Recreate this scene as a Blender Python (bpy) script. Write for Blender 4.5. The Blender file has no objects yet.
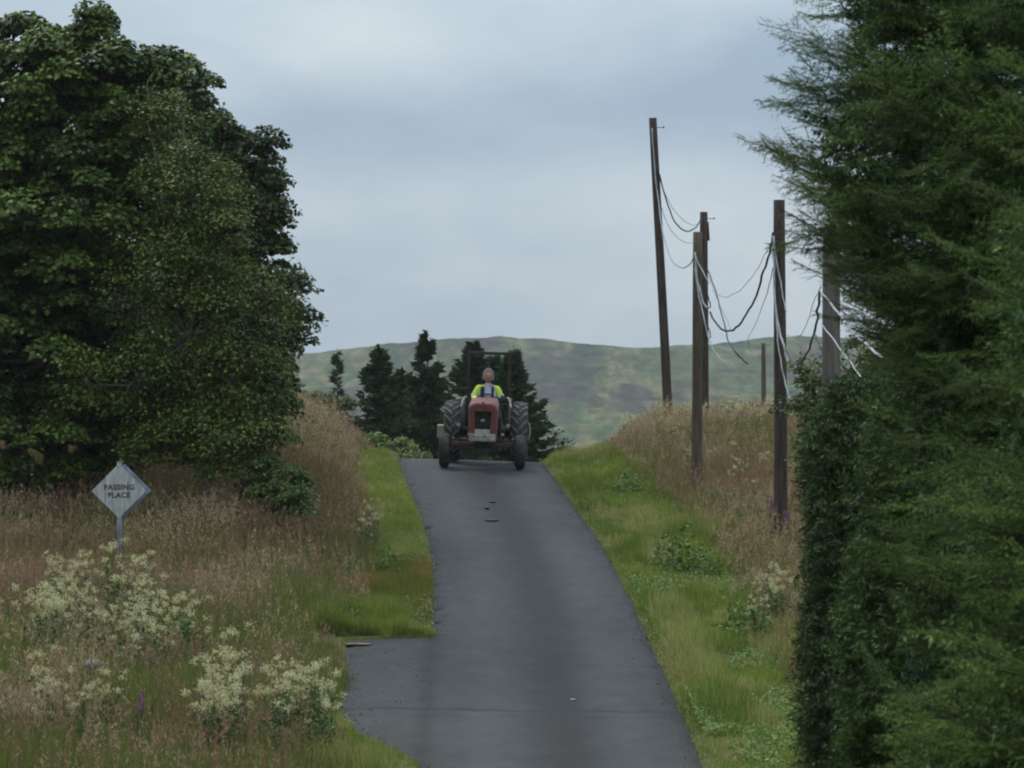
import bpy, bmesh, math, random
import numpy as np
from mathutils import Vector, Matrix, Euler

random.seed(7)
RNG = np.random.default_rng(7)
R = math.radians
SC = bpy.context.scene
COL = SC.collection
PI = math.pi

# ------------------------------------------------------------------ camera, sky, sun, exposure
EYE = 5.0
FPX = 3500.0
cam = bpy.data.cameras.new('camera')
cam.lens = 36.0 * FPX / 1024.0
cam.sensor_width = 36.0
cam.clip_start = 0.1
cam.clip_end = 9000
cam.dof.use_dof = True
cam.dof.focus_distance = 66.0
cam.dof.aperture_fstop = 10.0
camo = bpy.data.objects.new('camera', cam)
camo.location = (0, 0, EYE)
camo.rotation_euler = (R(90), 0, 0)
COL.objects.link(camo)
SC.camera = camo

SUN_EL, SUN_AZ = 52.0, -35.0      # azimuth from +Y (away from the camera) towards +X
W = bpy.data.worlds.new('World')
SC.world = W
W.use_nodes = True
nt = W.node_tree
nt.nodes.clear()
def wn(t, **kw):
    n = nt.nodes.new(t)
    for k, v in kw.items():
        setattr(n, k, v)
    return n
def wmath(op, a, b=None, c=None):
    n = nt.nodes.new('ShaderNodeMath'); n.operation = op
    for i, v in enumerate((a, b, c)):
        if v is None: continue
        if isinstance(v, (int, float)): n.inputs[i].default_value = v
        else: nt.links.new(v, n.inputs[i])
    return n.outputs[0]
wout = wn('ShaderNodeOutputWorld')
bg = wn('ShaderNodeBackground'); bg.inputs['Strength'].default_value = 0.10
sky = wn('ShaderNodeTexSky'); sky.sky_type = 'NISHITA'; sky.sun_disc = False
sky.sun_elevation = R(SUN_EL); sky.sun_rotation = R(SUN_AZ)
sky.air_density = 1.0; sky.dust_density = 3.0
tc = wn('ShaderNodeTexCoord')
sep = wn('ShaderNodeSeparateXYZ'); nt.links.new(tc.outputs['Generated'], sep.inputs[0])
dx, dy, dz = sep.outputs
ry = wmath('MAXIMUM', wmath('ABSOLUTE', dy), 0.05)
az = wmath('DIVIDE', dx, ry)                      # tangent of the compass bearing
# layered cloud noise
def wnoise(scale, zs, seed, detail=5.0, rough=0.5):
    m = wn('ShaderNodeMapping'); m.inputs['Scale'].default_value = (scale, scale, scale * zs)
    m.inputs['Location'].default_value = (seed, seed * 0.7, seed * 1.3)
    nt.links.new(tc.outputs['Generated'], m.inputs[0])
    n = wn('ShaderNodeTexNoise'); n.inputs['Scale'].default_value = 1.0
    n.inputs['Detail'].default_value = detail; n.inputs['Roughness'].default_value = rough
    nt.links.new(m.outputs[0], n.inputs['Vector'])
    return n.outputs['Fac']
n1 = wnoise(6.0, 2.2, 3.1, 4.0, 0.45)
n2 = wnoise(15.0, 2.0, 8.4, 6.0, 0.55)
amt = wmath('ADD', wmath('MULTIPLY', wmath('SUBTRACT', n1, 0.5), 1.3), wmath('MULTIPLY', wmath('SUBTRACT', n2, 0.5), 1.25))
# banks of cloud: (bearing, elevation, half width, half height, brightness)
def ang(px, py): return ((px - 512) / FPX, (384 - py) / FPX)
for px, py, sx, sy, k in [(330, 135, 230, 42, -0.62), (620, 110, 160, 40, -0.40), (420, 95, 170, 26, -0.25), (800, 90, 120, 60, -0.55),
                          (690, 210, 170, 75, 0.50), (430, 40, 130, 45, 0.30), (700, 30, 200, 30, -0.10), (330, 230, 170, 45, 0.28),
                          (450, 305, 300, 35, 0.12), (560, 250, 160, 22, -0.12), (250, 20, 120, 40, -0.05)]:
    a, e = ang(px, py)
    u = wmath('DIVIDE', wmath('SUBTRACT', az, a), sx / FPX)
    v = wmath('DIVIDE', wmath('SUBTRACT', dz, e), sy / FPX)
    q = wmath('ADD', wmath('MULTIPLY', u, u), wmath('MULTIPLY', v, v))
    g = wmath('EXPONENT', wmath('MULTIPLY', q, -0.8))
    amt = wmath('ADD', amt, wmath('MULTIPLY', g, k * 0.8))
ramp = wn('ShaderNodeValToRGB')
ramp.color_ramp.elements[0].position = 0.0; ramp.color_ramp.elements[0].color = (0.31, 0.41, 0.52, 1)
ramp.color_ramp.elements[1].position = 1.0; ramp.color_ramp.elements[1].color = (0.62, 0.68, 0.725, 1)
em = ramp.color_ramp.elements.new(0.5); em.color = (0.45, 0.54, 0.62, 1)
nt.links.new(wmath('ADD', wmath('MULTIPLY', amt, 0.80), 0.5), ramp.inputs[0])
# overcast: brighter overhead than at the horizon
up = wmath('MAXIMUM', dz, 0.0)
gain = wmath('ADD', 1.0, wmath('MULTIPLY', up, 1.7))
vm = wn('ShaderNodeVectorMath'); vm.operation = 'SCALE'
nt.links.new(ramp.outputs[0], vm.inputs[0]); nt.links.new(wmath('MULTIPLY', gain, 10.0), vm.inputs['Scale'])
mixw = wn('ShaderNodeMix'); mixw.data_type = 'RGBA'; mixw.inputs[0].default_value = 0.93
nt.links.new(sky.outputs[0], mixw.inputs[6]); nt.links.new(vm.outputs[0], mixw.inputs[7])
nt.links.new(mixw.outputs[2], bg.inputs[0]); nt.links.new(bg.outputs[0], wout.inputs[0])

sun = bpy.data.lights.new('sun', 'SUN'); sun.energy = 1.35; sun.angle = R(20); sun.color = (1.0, 0.94, 0.84)
suno = bpy.data.objects.new('sun', sun); COL.objects.link(suno)
suno.rotation_euler = (R(90 - SUN_EL), 0, R(180 - SUN_AZ) )
suno.location = (0, 0, 60)
d_ = Vector((math.sin(R(SUN_AZ)) * math.cos(R(SUN_EL)), math.cos(R(SUN_AZ)) * math.cos(R(SUN_EL)), math.sin(R(SUN_EL))))
suno.rotation_euler = (-d_).to_track_quat('-Z', 'Y').to_euler()

SC.view_settings.view_transform = 'Standard'; SC.view_settings.look = 'None'
SC.view_settings.exposure = 0.0; SC.view_settings.gamma = 1.0; SC.view_settings.use_curve_mapping = False
SC.render.engine = 'CYCLES'
SC.cycles.max_bounces = 6; SC.cycles.diffuse_bounces = 3; SC.cycles.glossy_bounces = 2
SC.cycles.transmission_bounces = 3; SC.cycles.transparent_max_bounces = 6; SC.cycles.volume_bounces = 0
SC.cycles.use_denoising = True
SC.cycles.filter_width = 2.1
SC.cycles.caustics_reflective = False; SC.cycles.caustics_refractive = False

# ------------------------------------------------------------------ helpers
def tag(o, label=None, cat=None, group=None, kind=None):
    if label: o['label'] = label
    if cat: o['category'] = cat
    if group: o['group'] = group
    if kind: o['kind'] = kind
    return o

def empty(name, loc, rot=(0, 0, 0)):
    o = bpy.data.objects.new(name, None); COL.objects.link(o)
    o.location = loc; o.rotation_euler = rot; o.empty_display_size = 0.2
    return o

def link(name, me, mat=None, parent=None):
    o = bpy.data.objects.new(name, me); COL.objects.link(o)
    if mat and not me.materials: me.materials.append(mat)
    if parent: o.parent = parent
    return o

class TB:
    """triangle builder with a colour per vertex"""
    def __init__(s): s.V = []; s.F = []; s.C = []; s.n = 0
    def add(s, v, f, c):
        v = np.asarray(v, float).reshape(-1, 3); f = np.asarray(f, int).reshape(-1, 3)
        c = np.asarray(c, float)
        if c.ndim == 1: c = np.tile(c, (len(v), 1))
        s.V.append(v); s.F.append(f + s.n); s.C.append(c); s.n += len(v)
    def tris(s, a, b, c, col):
        n = len(a); v = np.stack([a, b, c], 1).reshape(-1, 3)
        f = np.arange(3 * n).reshape(-1, 3)
        col = np.asarray(col, float)
        if col.ndim == 1: col = np.tile(col, (n, 1))
        s.add(v, f, np.repeat(col, 3, 0))
    def quads(s, a, b, c, d, col):
        n = len(a); v = np.stack([a, b, c, d], 1).reshape(-1, 3)
        i = np.arange(n)[:, None] * 4
        f = np.concatenate([i + [0, 1, 2], i + [0, 2, 3]], 0)
        col = np.asarray(col, float)
        if col.ndim == 1: col = np.tile(col, (n, 1))
        s.add(v, f, np.repeat(col, 4, 0))
    def arrays(s): return np.concatenate(s.V), np.concatenate(s.F), np.concatenate(s.C)
    def build(s, name, mat, parent=None, smooth=False):
        V, F, C = s.arrays()
        return link(name, mesh_np(name, V, F, C, smooth), mat, parent)

def mesh_np(name, V, F, C=None, smooth=False, uv=None):
    me = bpy.data.meshes.new(name)
    F = np.asarray(F)
    k = F.shape[1]
    me.vertices.add(len(V)); me.vertices.foreach_set('co', np.asarray(V, np.float32).ravel())
    me.loops.add(F.size); me.loops.foreach_set('vertex_index', F.astype(np.int32).ravel())
    me.polygons.add(len(F))
    me.polygons.foreach_set('loop_start', np.arange(0, F.size, k, dtype=np.int32))
    if smooth: me.polygons.foreach_set('use_smooth', np.ones(len(F), bool))
    if C is not None:
        a = me.color_attributes.new('Col', 'FLOAT_COLOR', 'POINT')
        c4 = np.ones((len(V), 4), np.float32); c4[:, :3] = np.clip(C, 0, 1)
        a.data.foreach_set('color', c4.ravel())
    if uv is not None:
        l = me.uv_layers.new(name='UVMap'); l.data.foreach_set('uv', np.asarray(uv, np.float32)[F.ravel()].ravel())
    me.update(calc_edges=True)
    return me

def catmull(P, n=6):
    P = [np.asarray(p, float) for p in P]
    P = [2 * P[0] - P[1]] + P + [2 * P[-1] - P[-2]]
    out = []
    for i in range(1, len(P) - 2):
        for t in np.linspace(0, 1, n, endpoint=False):
            a, b, c, d = P[i - 1:i + 3]
            out.append(0.5 * (2 * b + (c - a) * t + (2 * a - 5 * b + 4 * c - d) * t * t + (3 * b - a - 3 * c + d) * t ** 3))
    out.append(P[-2]); return np.array(out)

def tube(tb, P, r, col, sides=7, cap=True):
    """tapered tube along P"""
    P = np.asarray(P, float); n = len(P)
    r = np.interp(np.linspace(0, 1, n), np.linspace(0, 1, len(r)), r) if hasattr(r, '__len__') else np.full(n, r)
    T = np.gradient(P, axis=0); T /= np.linalg.norm(T, axis=1)[:, None] + 1e-9
    up = np.tile([0.0, 0, 1], (n, 1)); bad = np.abs(T[:, 2]) > 0.9
    if bad.mean() > 0.3: up[:] = [0.0, 1, 0.02]
    A = np.cross(T, up); A /= np.linalg.norm(A, axis=1)[:, None] + 1e-9
    B = np.cross(T, A)
    th = np.linspace(0, 2 * PI, sides, endpoint=False)
    V = P[:, None] + (A[:, None] * np.cos(th)[None, :, None] + B[:, None] * np.sin(th)[None, :, None]) * r[:, None, None]
    V = V.reshape(-1, 3); F = []
    for i in range(n - 1):
        for j in range(sides):
            a = i * sides + j; b = i * sides + (j + 1) % sides
            F += [(a, b, b + sides), (a, b + sides, a + sides)]
    if cap:
        V = np.vstack([V, P[:1], P[-1:]]); m = n * sides
        for j in range(sides):
            F.append((m, (j + 1) % sides, j)); F.append((m + 1, (n - 1) * sides + j, (n - 1) * sides + (j + 1) % sides))
    tb.add(V, F, col)

def vnoise(x, y, seed=0):
    """smooth value noise in 0..1"""
    x = np.asarray(x, float); y = np.asarray(y, float)
    def h(i, j):
        q = np.sin(i * 127.1 + j * 311.7 + seed * 74.7) * 43758.5453
        return q - np.floor(q)
    i = np.floor(x); j = np.floor(y); u = x - i; v = y - j
    u = u * u * (3 - 2 * u); v = v * v * (3 - 2 * v)
    return (h(i, j) * (1 - u) + h(i + 1, j) * u) * (1 - v) + (h(i, j + 1) * (1 - u) + h(i + 1, j + 1) * u) * v
def fbm(x, y, seed=0, o=4):
    s = 0; a = 0.5; t = 0
    for k in range(o):
        s = s + a * vnoise(x * 2 ** k, y * 2 ** k, seed + k * 13); t += a; a *= 0.5
    return s / t
def sstep(a, b, x):
    t = np.clip((np.asarray(x, float) - a) / (b - a), 0, 1); return t * t * (3 - 2 * t)

def at(px, py, D):
    """a point seen at that pixel of the photograph, D metres away (authoring aid)"""
    return np.array([(px - 512) / FPX * D, D, EYE + (384 - py) / FPX * D])

# ------------------------------------------------------------------ materials
def new_mat(name):
    m = bpy.data.materials.new(name); m.use_nodes = True
    t = m.node_tree; b = t.nodes['Principled BSDF']
    return m, t, b
def N(t, ty, **kw):
    n = t.nodes.new(ty)
    for k, v in kw.items(): setattr(n, k, v)
    return n
def leafy(name, trans=0.25, rough=0.55, spec=0.25):
    m, t, b = new_mat(name)
    a = N(t, 'ShaderNodeVertexColor'); a.layer_name = 'Col'
    t.links.new(a.outputs[0], b.inputs['Base Color'])
    b.inputs['Roughness'].default_value = rough; b.inputs['Specular IOR Level'].default_value = spec
    if trans > 0:
        tr = N(t, 'ShaderNodeBsdfTranslucent'); t.links.new(a.outputs[0], tr.inputs[0])
        mx = N(t, 'ShaderNodeMixShader'); mx.inputs[0].default_value = trans
        t.links.new(b.outputs[0], mx.inputs[1]); t.links.new(tr.outputs[0], mx.inputs[2])
        t.links.new(mx.outputs[0], t.nodes['Material Output'].inputs[0])
    return m
M_LEAF = leafy('leaf', 0.18, 0.5, 0.3)
M_GRASS = leafy('grass_blade', 0.3, 0.7, 0.15)
M_NEEDLE = leafy('needle', 0.12, 0.55, 0.25)
M_PETAL = leafy('petal', 0.3, 0.8, 0.1)
M_BARK = leafy('bark', 0, 0.9, 0.1)
M_MATTE = leafy('matte_paint', 0, 0.75, 0.2)

def noisy(name, c1, c2, scale=4.0, rough=0.8, detail=6, metal=0, stretch=(1, 1, 1), c3=None, scale2=20, thr=(0.55, 0.7), bump=0.0, spec=0.3, lo=.35, hi=.65):
    m, t, b = new_mat(name)
    co = N(t, 'ShaderNodeTexCoord'); mp = N(t, 'ShaderNodeMapping'); mp.inputs['Scale'].default_value = stretch
    t.links.new(co.outputs['Object'], mp.inputs[0])
    n = N(t, 'ShaderNodeTexNoise'); n.inputs['Scale'].default_value = scale; n.inputs['Detail'].default_value = detail
    t.links.new(mp.outputs[0], n.inputs['Vector'])
    r = N(t, 'ShaderNodeValToRGB'); r.color_ramp.elements[0].position = lo; r.color_ramp.elements[1].position = hi
    r.color_ramp.elements[0].color = (*c1, 1); r.color_ramp.elements[1].color = (*c2, 1)
    t.links.new(n.outputs['Fac'], r.inputs[0]); out = r.outputs[0]
    if c3:
        n2 = N(t, 'ShaderNodeTexNoise'); n2.inputs['Scale'].default_value = scale2; n2.inputs['Detail'].default_value = 5
        t.links.new(mp.outputs[0], n2.inputs['Vector'])
        mr = N(t, 'ShaderNodeMapRange'); mr.inputs[1].default_value = thr[0]; mr.inputs[2].default_value = thr[1]
        t.links.new(n2.outputs['Fac'], mr.inputs[0])
        mx = N(t, 'ShaderNodeMix'); mx.data_type = 'RGBA'; t.links.new(mr.outputs[0], mx.inputs[0])
        t.links.new(out, mx.inputs[6]); mx.inputs[7].default_value = (*c3, 1); out = mx.outputs[2]
    t.links.new(out, b.inputs['Base Color'])
    b.inputs['Roughness'].default_value = rough; b.inputs['Metallic'].default_value = metal
    b.inputs['Specular IOR Level'].default_value = spec
    if bump:
        bp = N(t, 'ShaderNodeBump'); bp.inputs['Strength'].default_value = bump; bp.inputs['Distance'].default_value = 0.02
        t.links.new(n.outputs['Fac'], bp.inputs['Height']); t.links.new(bp.outputs[0], b.inputs['Normal'])
    return m

# ------------------------------------------------------------------ terrain and road profile (heights relative to the eye)
PD = np.array([-60, 0, 10, 20, 30, 37, 44, 48, 54.7, 60.7, 65.6, 70.5, 73, 76, 80, 90, 110, 200, 300, 400, 600, 900, 1200, 1600, 2200, 4000, 6500.])
PZ = np.array([-1.5, -1.7, -2.3, -3.2, -3.85, -4.06, -3.80, -3.5, -3.08, -2.67, -2.17, -1.70, -1.585, -1.66, -2.0, -3.2, -5.2, -10, -12, -14.5, -18.5, -24, -25.5, -26, -40, -45, -50.])
_d = np.concatenate([np.arange(-60, 160, 0.25), np.arange(160, 6500, 10.0)])
_z = np.interp(_d, PD, PZ)
k = np.hanning(13); k /= k.sum()
m_ = _d < 160
zs_ = np.convolve(np.pad(_z[m_], 6, 'edge'), k, 'valid'); _z[m_] = zs_
k2 = np.hanning(11); k2 /= k2.sum()
_z[~m_] = np.convolve(np.pad(_z[~m_], 5, 'edge'), k2, 'valid')
def prof(D): return np.interp(D, _d, _z)
RD = np.array([-60, 0, 20, 30, 37, 44, 48, 54.7, 60.7, 65.6, 70.5, 73, 80, 90, 110, 130])
RL = np.array([-1.5, -1.5, -1.25, -1.05, -.97, -1.06, -1.10, -1.23, -1.46, -1.87, -2.26, -2.40, -2.55, -2.1, -.3, 2.5])
RR = np.array([1.5, 1.5, 1.8, 1.95, 2.04, 2.01, 1.89, 1.72, 1.51, 1.11, .745, .65, .5, .95, 2.8, 5.6])
_rd = np.arange(-60, 130, 0.5)
def smooth1(a, n=9):
    k = np.hanning(n); k /= k.sum(); return np.convolve(np.pad(a, n // 2, 'edge'), k, 'valid')
_rl = smooth1(np.interp(_rd, RD, RL)); _rr = smooth1(np.interp(_rd, RD, RR))
def roadL(D): return np.interp(D, _rd, _rl)
def roadR(D): return np.interp(D, _rd, _rr)
BAYD = np.array([36, 37.0, 38.2, 39.5, 40.6, 42, 46.6, 47.75, 48.15])
BAYX = np.array([0, 0, .30, .74, .88, 1.0, 1.15, 1.12, 0.0])
def bay(D): return np.interp(D, BAYD, BAYX, left=0, right=0)
def paveL(D): return roadL(D) - bay(D)
HLD = np.array([0, 30, 37, 40, 44, 52, 56, 60, 70, 80, 90, 110, 140]); HL = np.array([-.5, -.35, .30, .40, .22, .22, .45, .70, .82, 1.15, 1.9, 1.9, 0])
HRD = np.array([0, 30, 37, 57, 66, 73, 80, 90, 110, 150, 230]); HR = np.array([.3, .3, .3, .42, .27, .55, .88, 2.00, 4.00, 6.3, 0])
SKY_PX = np.array([-1500, -400, 100, 200, 300, 350, 400, 450, 500, 550, 600, 650, 700, 730, 760, 800, 900, 1000, 1100, 1700, 2600])
SKY_Y = np.array([370, 360, 362, 358, 355, 350, 345, 339.5, 338, 342, 347, 348.5, 346, 343, 338, 337, 340, 348, 352, 360, 372])
def crossfall(x, D):
    c = (roadL(D) + roadR(D)) / 2
    return -np.clip(x - c, -1.8, 1.8) * (0.012 + 0.016 * sstep(60, 72, D))
def bank_parts(x, D):
    dl = paveL(D) - x; dr = x - roadR(D)
    vl = 0.95; vr = 1.35
    b = np.interp(D, HLD, HL) * sstep(vl - .5, vl + 2.2, dl) + np.interp(D, HRD, HR) * sstep(vr - .6, vr + np.where(D > 70, 1.6, 2.2), dr)
    return b, dl, dr
def ground(x, D):
    """ground height (world z)"""
    x = np.asarray(x, float); D = np.asarray(D, float)
    b, dl, dr = bank_parts(x, D)
    near = 1 - sstep(105, 170, D)
    nearR = 1 - sstep(160, 230, D)
    z = prof(D) + crossfall(x, D) * near
    z = z + np.where(x < roadL(D), b * near, b * nearR)
    off = np.maximum(np.maximum(dl, dr), 0)
    inside = (dl < 0) & (dr < 0)
    z = z + np.where(inside & (D < 125), -0.06, 0.0) + np.where(inside, 0, 0.03 * sstep(0, .15, off))
    z = z + (fbm(x * .9, D * .9, 3) - .5) * .22 * sstep(.8, 3, off) * (1 - sstep(300, 600, D))
    z = z + (fbm(x * 4, D * 4, 5, 2) - .5) * .05 * sstep(.1, .6, off) * (D < 130)
    # the far hill: skyline as seen over the crest
    f = sstep(260, 1550, D); fall = 1 - sstep(1650, 2600, D)
    px = 512 + x / np.maximum(D, 50) * FPX
    hz = (384 - np.interp(px, SKY_PX, SKY_Y)) / FPX * 1600
    base = prof(D)
    t = np.clip((D - 1080) / 520, 0, 1) ** 1.25
    hill = base * (1 - t) + hz * t
    far = D > 260
    n = (fbm(x / 70, D / 130, 21) - .5) * 11 * sstep(900, 1200, D) + (fbm(x / 18, D / 30, 31) - .5) * 2.6 * sstep(700, 1150, D)
    hill = hill + n * (1 - sstep(1300, 1580, D) * .80)
    hill = hill + ((fbm(x / 7, D / 12, 71) - .5) * 1.5 + (fbm(x / 28, D / 60, 73) - .5) * 2.2) * sstep(1150, 1300, D)
    z = np.where(far, hill * fall + (-35) * (1 - fall), z)
    return z + EYE

def gmat():
    m, t, b = new_mat('moor_ground')
    g = N(t, 'ShaderNodeNewGeometry'); s = N(t, 'ShaderNodeSeparateXYZ'); t.links.new(g.outputs['Position'], s.inputs[0])
    def noise(sc, det=6, rough=.55, off=0, st=(1, 1, 1), dist=0):
        mp = N(t, 'ShaderNodeMapping'); mp.inputs['Location'].default_value = (off, off, 0); mp.inputs['Scale'].default_value = st
        t.links.new(g.outputs['Position'], mp.inputs[0])
        n = N(t, 'ShaderNodeTexNoise'); n.inputs['Scale'].default_value = sc; n.inputs['Detail'].default_value = det
        n.inputs['Roughness'].default_value = rough; n.inputs['Distortion'].default_value = dist
        t.links.new(mp.outputs[0], n.inputs['Vector']); return n.outputs['Fac']
    def ramp(f, stops):
        r = N(t, 'ShaderNodeValToRGB'); e = r.color_ramp.elements
        e[0].position = stops[0][0]; e[0].color = (*stops[0][1], 1); e[1].position = stops[-1][0]; e[1].color = (*stops[-1][1], 1)
        for p, c in stops[1:-1]:
            q = e.new(p); q.color = (*c, 1)
        t.links.new(f, r.inputs[0]); return r.outputs[0]
    def mix(f, a, c):
        mx = N(t, 'ShaderNodeMix'); mx.data_type = 'RGBA'
        t.links.new(f, mx.inputs[0]); t.links.new(a, mx.inputs[6]); t.links.new(c, mx.inputs[7]); return mx.outputs[2]
    nearc = ramp(noise(2.2, 8), [(.3, (.055, .065, .022)), (.5, (.085, .10, .030)), (.7, (.12, .095, .05))])
    moor = ramp(noise(.026, 12, .66, 40, st=(1.0, .17, 1), dist=.5), [(.36, (.030, .045, .024)), (.44, (.070, .110, .040)), (.50, (.19, .165, .080)), (.54, (.060, .095, .038)), (.62, (.115, .135, .058)), (.68, (.19, .155, .085))])
    heath = ramp(noise(.13, 8, .7, 90, st=(1, .2, 1)), [(.35, (.028, .031, .030)), (.65, (.095, .082, .064))])
    rg = N(t, 'ShaderNodeMapRange'); rg.inputs[1].default_value = .36; rg.inputs[2].default_value = .64; rg.inputs[3].default_value = .32; rg.inputs[4].default_value = 1.10
    t.links.new(noise(.16, 8, .72, 510, st=(1, .17, 1)), rg.inputs[0])
    sel = N(t, 'ShaderNodeMapRange'); sel.inputs[1].default_value = .54; sel.inputs[2].default_value = .62
    t.links.new(noise(.022, 8, .65, 300, st=(1, .2, 1)), sel.inputs[0])
    moor = mix(sel.outputs[0], moor, heath)
    sc_ = N(t, 'ShaderNodeVectorMath'); sc_.operation = 'SCALE'; t.links.new(moor, sc_.inputs[0]); t.links.new(rg.outputs[0], sc_.inputs['Scale']); moor = sc_.outputs[0]
    fr = N(t, 'ShaderNodeMapRange'); fr.inputs[1].default_value = 140; fr.inputs[2].default_value = 260
    t.links.new(s.outputs[1], fr.inputs[0])
    t.links.new(mix(fr.outputs[0], nearc, moor), b.inputs['Base Color'])
    b.inputs['Roughness'].default_value = 1.0; b.inputs['Specular IOR Level'].default_value = 0.05
    return m

Dr = np.concatenate([np.arange(-60, 30, 1.0), np.arange(30, 47, .3), np.arange(47, 49, .05), np.arange(49, 92, .3), np.arange(92, 170, 1.5),
                     170 * (1000 / 170) ** np.linspace(0, 1, 110)[:-1], np.arange(1000, 1700, 3.5), 1700 * (3200 / 1700) ** np.linspace(0, 1, 60)])
ns = 460
s_ = np.linspace(-1, 1, ns)
u_ = 0.07 * s_ + 0.93 * np.sign(s_) * np.abs(s_) ** 3.2
Wd = np.interp(Dr, [-60, 40, 100, 400, 1600, 3200], [45, 45, 60, 200, 760, 1500])
GX = Wd[:, None] * u_[None, :]; GD = np.repeat(Dr[:, None], ns, 1)
c0 = np.interp(Dr, RD, (RL + RR) / 2) * (1 - sstep(100, 160, Dr))
GX = GX + c0[:, None]
GZ = ground(GX, GD)
V = np.stack([GX, GD, GZ], -1).reshape(-1, 3)
i = np.arange((len(Dr) - 1) * ns).reshape(-1, ns)[:, :-1].ravel()
F = np.stack([i, i + 1, i + ns + 1, i + ns], 1)
go = link('ground', mesh_np('ground', V, F, None, True), gmat())
tag(go, 'rolling grassy moorland with a green and brown hill on the skyline', 'ground', kind='structure')

# road
def roadmat():
    m, t, b = new_mat('asphalt')
    uv = N(t, 'ShaderNodeUVMap'); s = N(t, 'ShaderNodeSeparateXYZ'); t.links.new(uv.outputs[0], s.inputs[0])
    g = N(t, 'ShaderNodeNewGeometry')
    def mth(op, a, b_=None, c=None):
        n = N(t, 'ShaderNodeMath'); n.operation = op
        for i, v in enumerate((a, b_, c)):
            if v is None: continue
            if isinstance(v, (int, float)): n.inputs[i].default_value = v
            else: t.links.new(v, n.inputs[i])
        return n.outputs[0]
    def noise(sc, det=6, rough=.6, st=(1, 1, 1)):
        mp = N(t, 'ShaderNodeMapping'); mp.inputs['Scale'].default_value = st
        t.links.new(g.outputs['Position'], mp.inputs[0])
        n = N(t, 'ShaderNodeTexNoise'); n.inputs['Scale'].default_value = sc; n.inputs['Detail'].default_value = det
        n.inputs['Roughness'].default_value = rough; t.links.new(mp.outputs[0], n.inputs['Vector']); return n.outputs['Fac']
    def gauss(c, w, x):
        q = mth('DIVIDE', mth('SUBTRACT', x, c), w); return mth('EXPONENT', mth('MULTIPLY', mth('MULTIPLY', q, q), -1))
    U, D = s.outputs[0], s.outputs[1]
    nb = noise(.45, 5, .55, (1, .35, 1)); nf = noise(30, 3, .7); nm = noise(3.0, 6, .6, (1, .5, 1))
    val = mth('ADD', .030, mth('MULTIPLY', mth('SUBTRACT', nb, .5), .045))
    val = mth('ADD', val, mth('MULTIPLY', mth('SUBTRACT', nm, .5), .038))
    val = mth('ADD', val, mth('MULTIPLY', mth('SUBTRACT', nf, .5), .034))
    # greasy centre strip, polished wheel tracks, dirty edges
    val = mth('SUBTRACT', val, mth('MULTIPLY', gauss(1.60, .34, U), mth('MULTIPLY', nb, .040)))
    val = mth('ADD', val, mth('MULTIPLY', gauss(.72, .30, U), .010)); val = mth('ADD', val, mth('MULTIPLY', gauss(2.35, .30, U), .010))
    val = mth('SUBTRACT', val, mth('MULTIPLY', gauss(3.0, .12, U), .014))
    val = mth('SUBTRACT', val, mth('MULTIPLY', gauss(0.0, .12, U), .014))
    # older, browner surface and the joints across the road
    wob = mth('ADD', D, mth('MULTIPLY', mth('SUBTRACT', nm, .5), .55))
    old = mth('LESS_THAN', wob, 41.6)
    j1 = gauss(41.65, .07, wob); j2 = gauss(45.7, .05, wob); j3 = gauss(41.1, .05, wob)
    val = mth('SUBTRACT', val, mth('MULTIPLY', j1, .030)); val = mth('SUBTRACT', val, mth('MULTIPLY', j2, .012)); val = mth('SUBTRACT', val, mth('MULTIPLY', j3, .010))
    val = mth('MAXIMUM', val, .012)
    c1 = N(t, 'ShaderNodeCombineColor')
    t.links.new(mth('MULTIPLY', val, .94), c1.inputs[0]); t.links.new(mth('MULTIPLY', val, 1.0), c1.inputs[1]); t.links.new(mth('MULTIPLY', val, 1.11), c1.inputs[2])
    c2 = N(t, 'ShaderNodeCombineColor')
    t.links.new(mth('MULTIPLY', val, 1.12), c2.inputs[0]); t.links.new(mth('MULTIPLY', val, 1.10), c2.inputs[1]); t.links.new(mth('MULTIPLY', val, 1.08), c2.inputs[2])
    mx = N(t, 'ShaderNodeMix'); mx.data_type = 'RGBA'; t.links.new(mth('MULTIPLY', old, .85), mx.inputs[0])
    t.links.new(c1.outputs[0], mx.inputs[6]); t.links.new(c2.outputs[0], mx.inputs[7])
    t.links.new(mx.outputs[2], b.inputs['Base Color'])
    b.inputs['Roughness'].default_value = .75; b.inputs['Specular IOR Level'].default_value = .22
    bp = N(t, 'ShaderNodeBump'); bp.inputs['Strength'].default_value = .25; bp.inputs['Distance'].default_value = .01
    t.links.new(nf, bp.inputs['Height']); t.links.new(bp.outputs[0], b.inputs['Normal'])
    return m
Dd = np.concatenate([np.arange(-60, 30, .5), np.arange(30, 47, .12), np.arange(47, 48.6, .04), np.arange(48.6, 82, .12), np.arange(82, 126, .5)])
q = np.concatenate([np.linspace(0, 1, 9)[:-1], 1 + np.linspace(0, 1, 15)])
L0 = paveL(Dd) + (fbm(Dd * 1.7, Dd * 0, 11) - .5) * .09; Rm = roadL(Dd) + .02; R0 = roadR(Dd) + (fbm(Dd * 1.7, Dd * 0 + 5, 12) - .5) * .12
X = np.where(q[None] <= 1, L0[:, None] + (Rm - L0)[:, None] * np.minimum(q, 1)[None], Rm[:, None] + (R0 - Rm)[:, None] * np.maximum(q - 1, 0)[None])
Dg = np.repeat(Dd[:, None], len(q), 1)
Z = prof(Dg) + crossfall(X, Dg) + EYE + (fbm(X * .8, Dg * .5, 8, 2) - .5) * .03
edge = np.minimum(X - L0[:, None], R0[:, None] - X)
Z = Z - .02 * (edge < .02)
i = np.arange((len(Dd) - 1) * len(q)).reshape(-1, len(q))[:, :-1].ravel(); nq = len(q)
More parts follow.
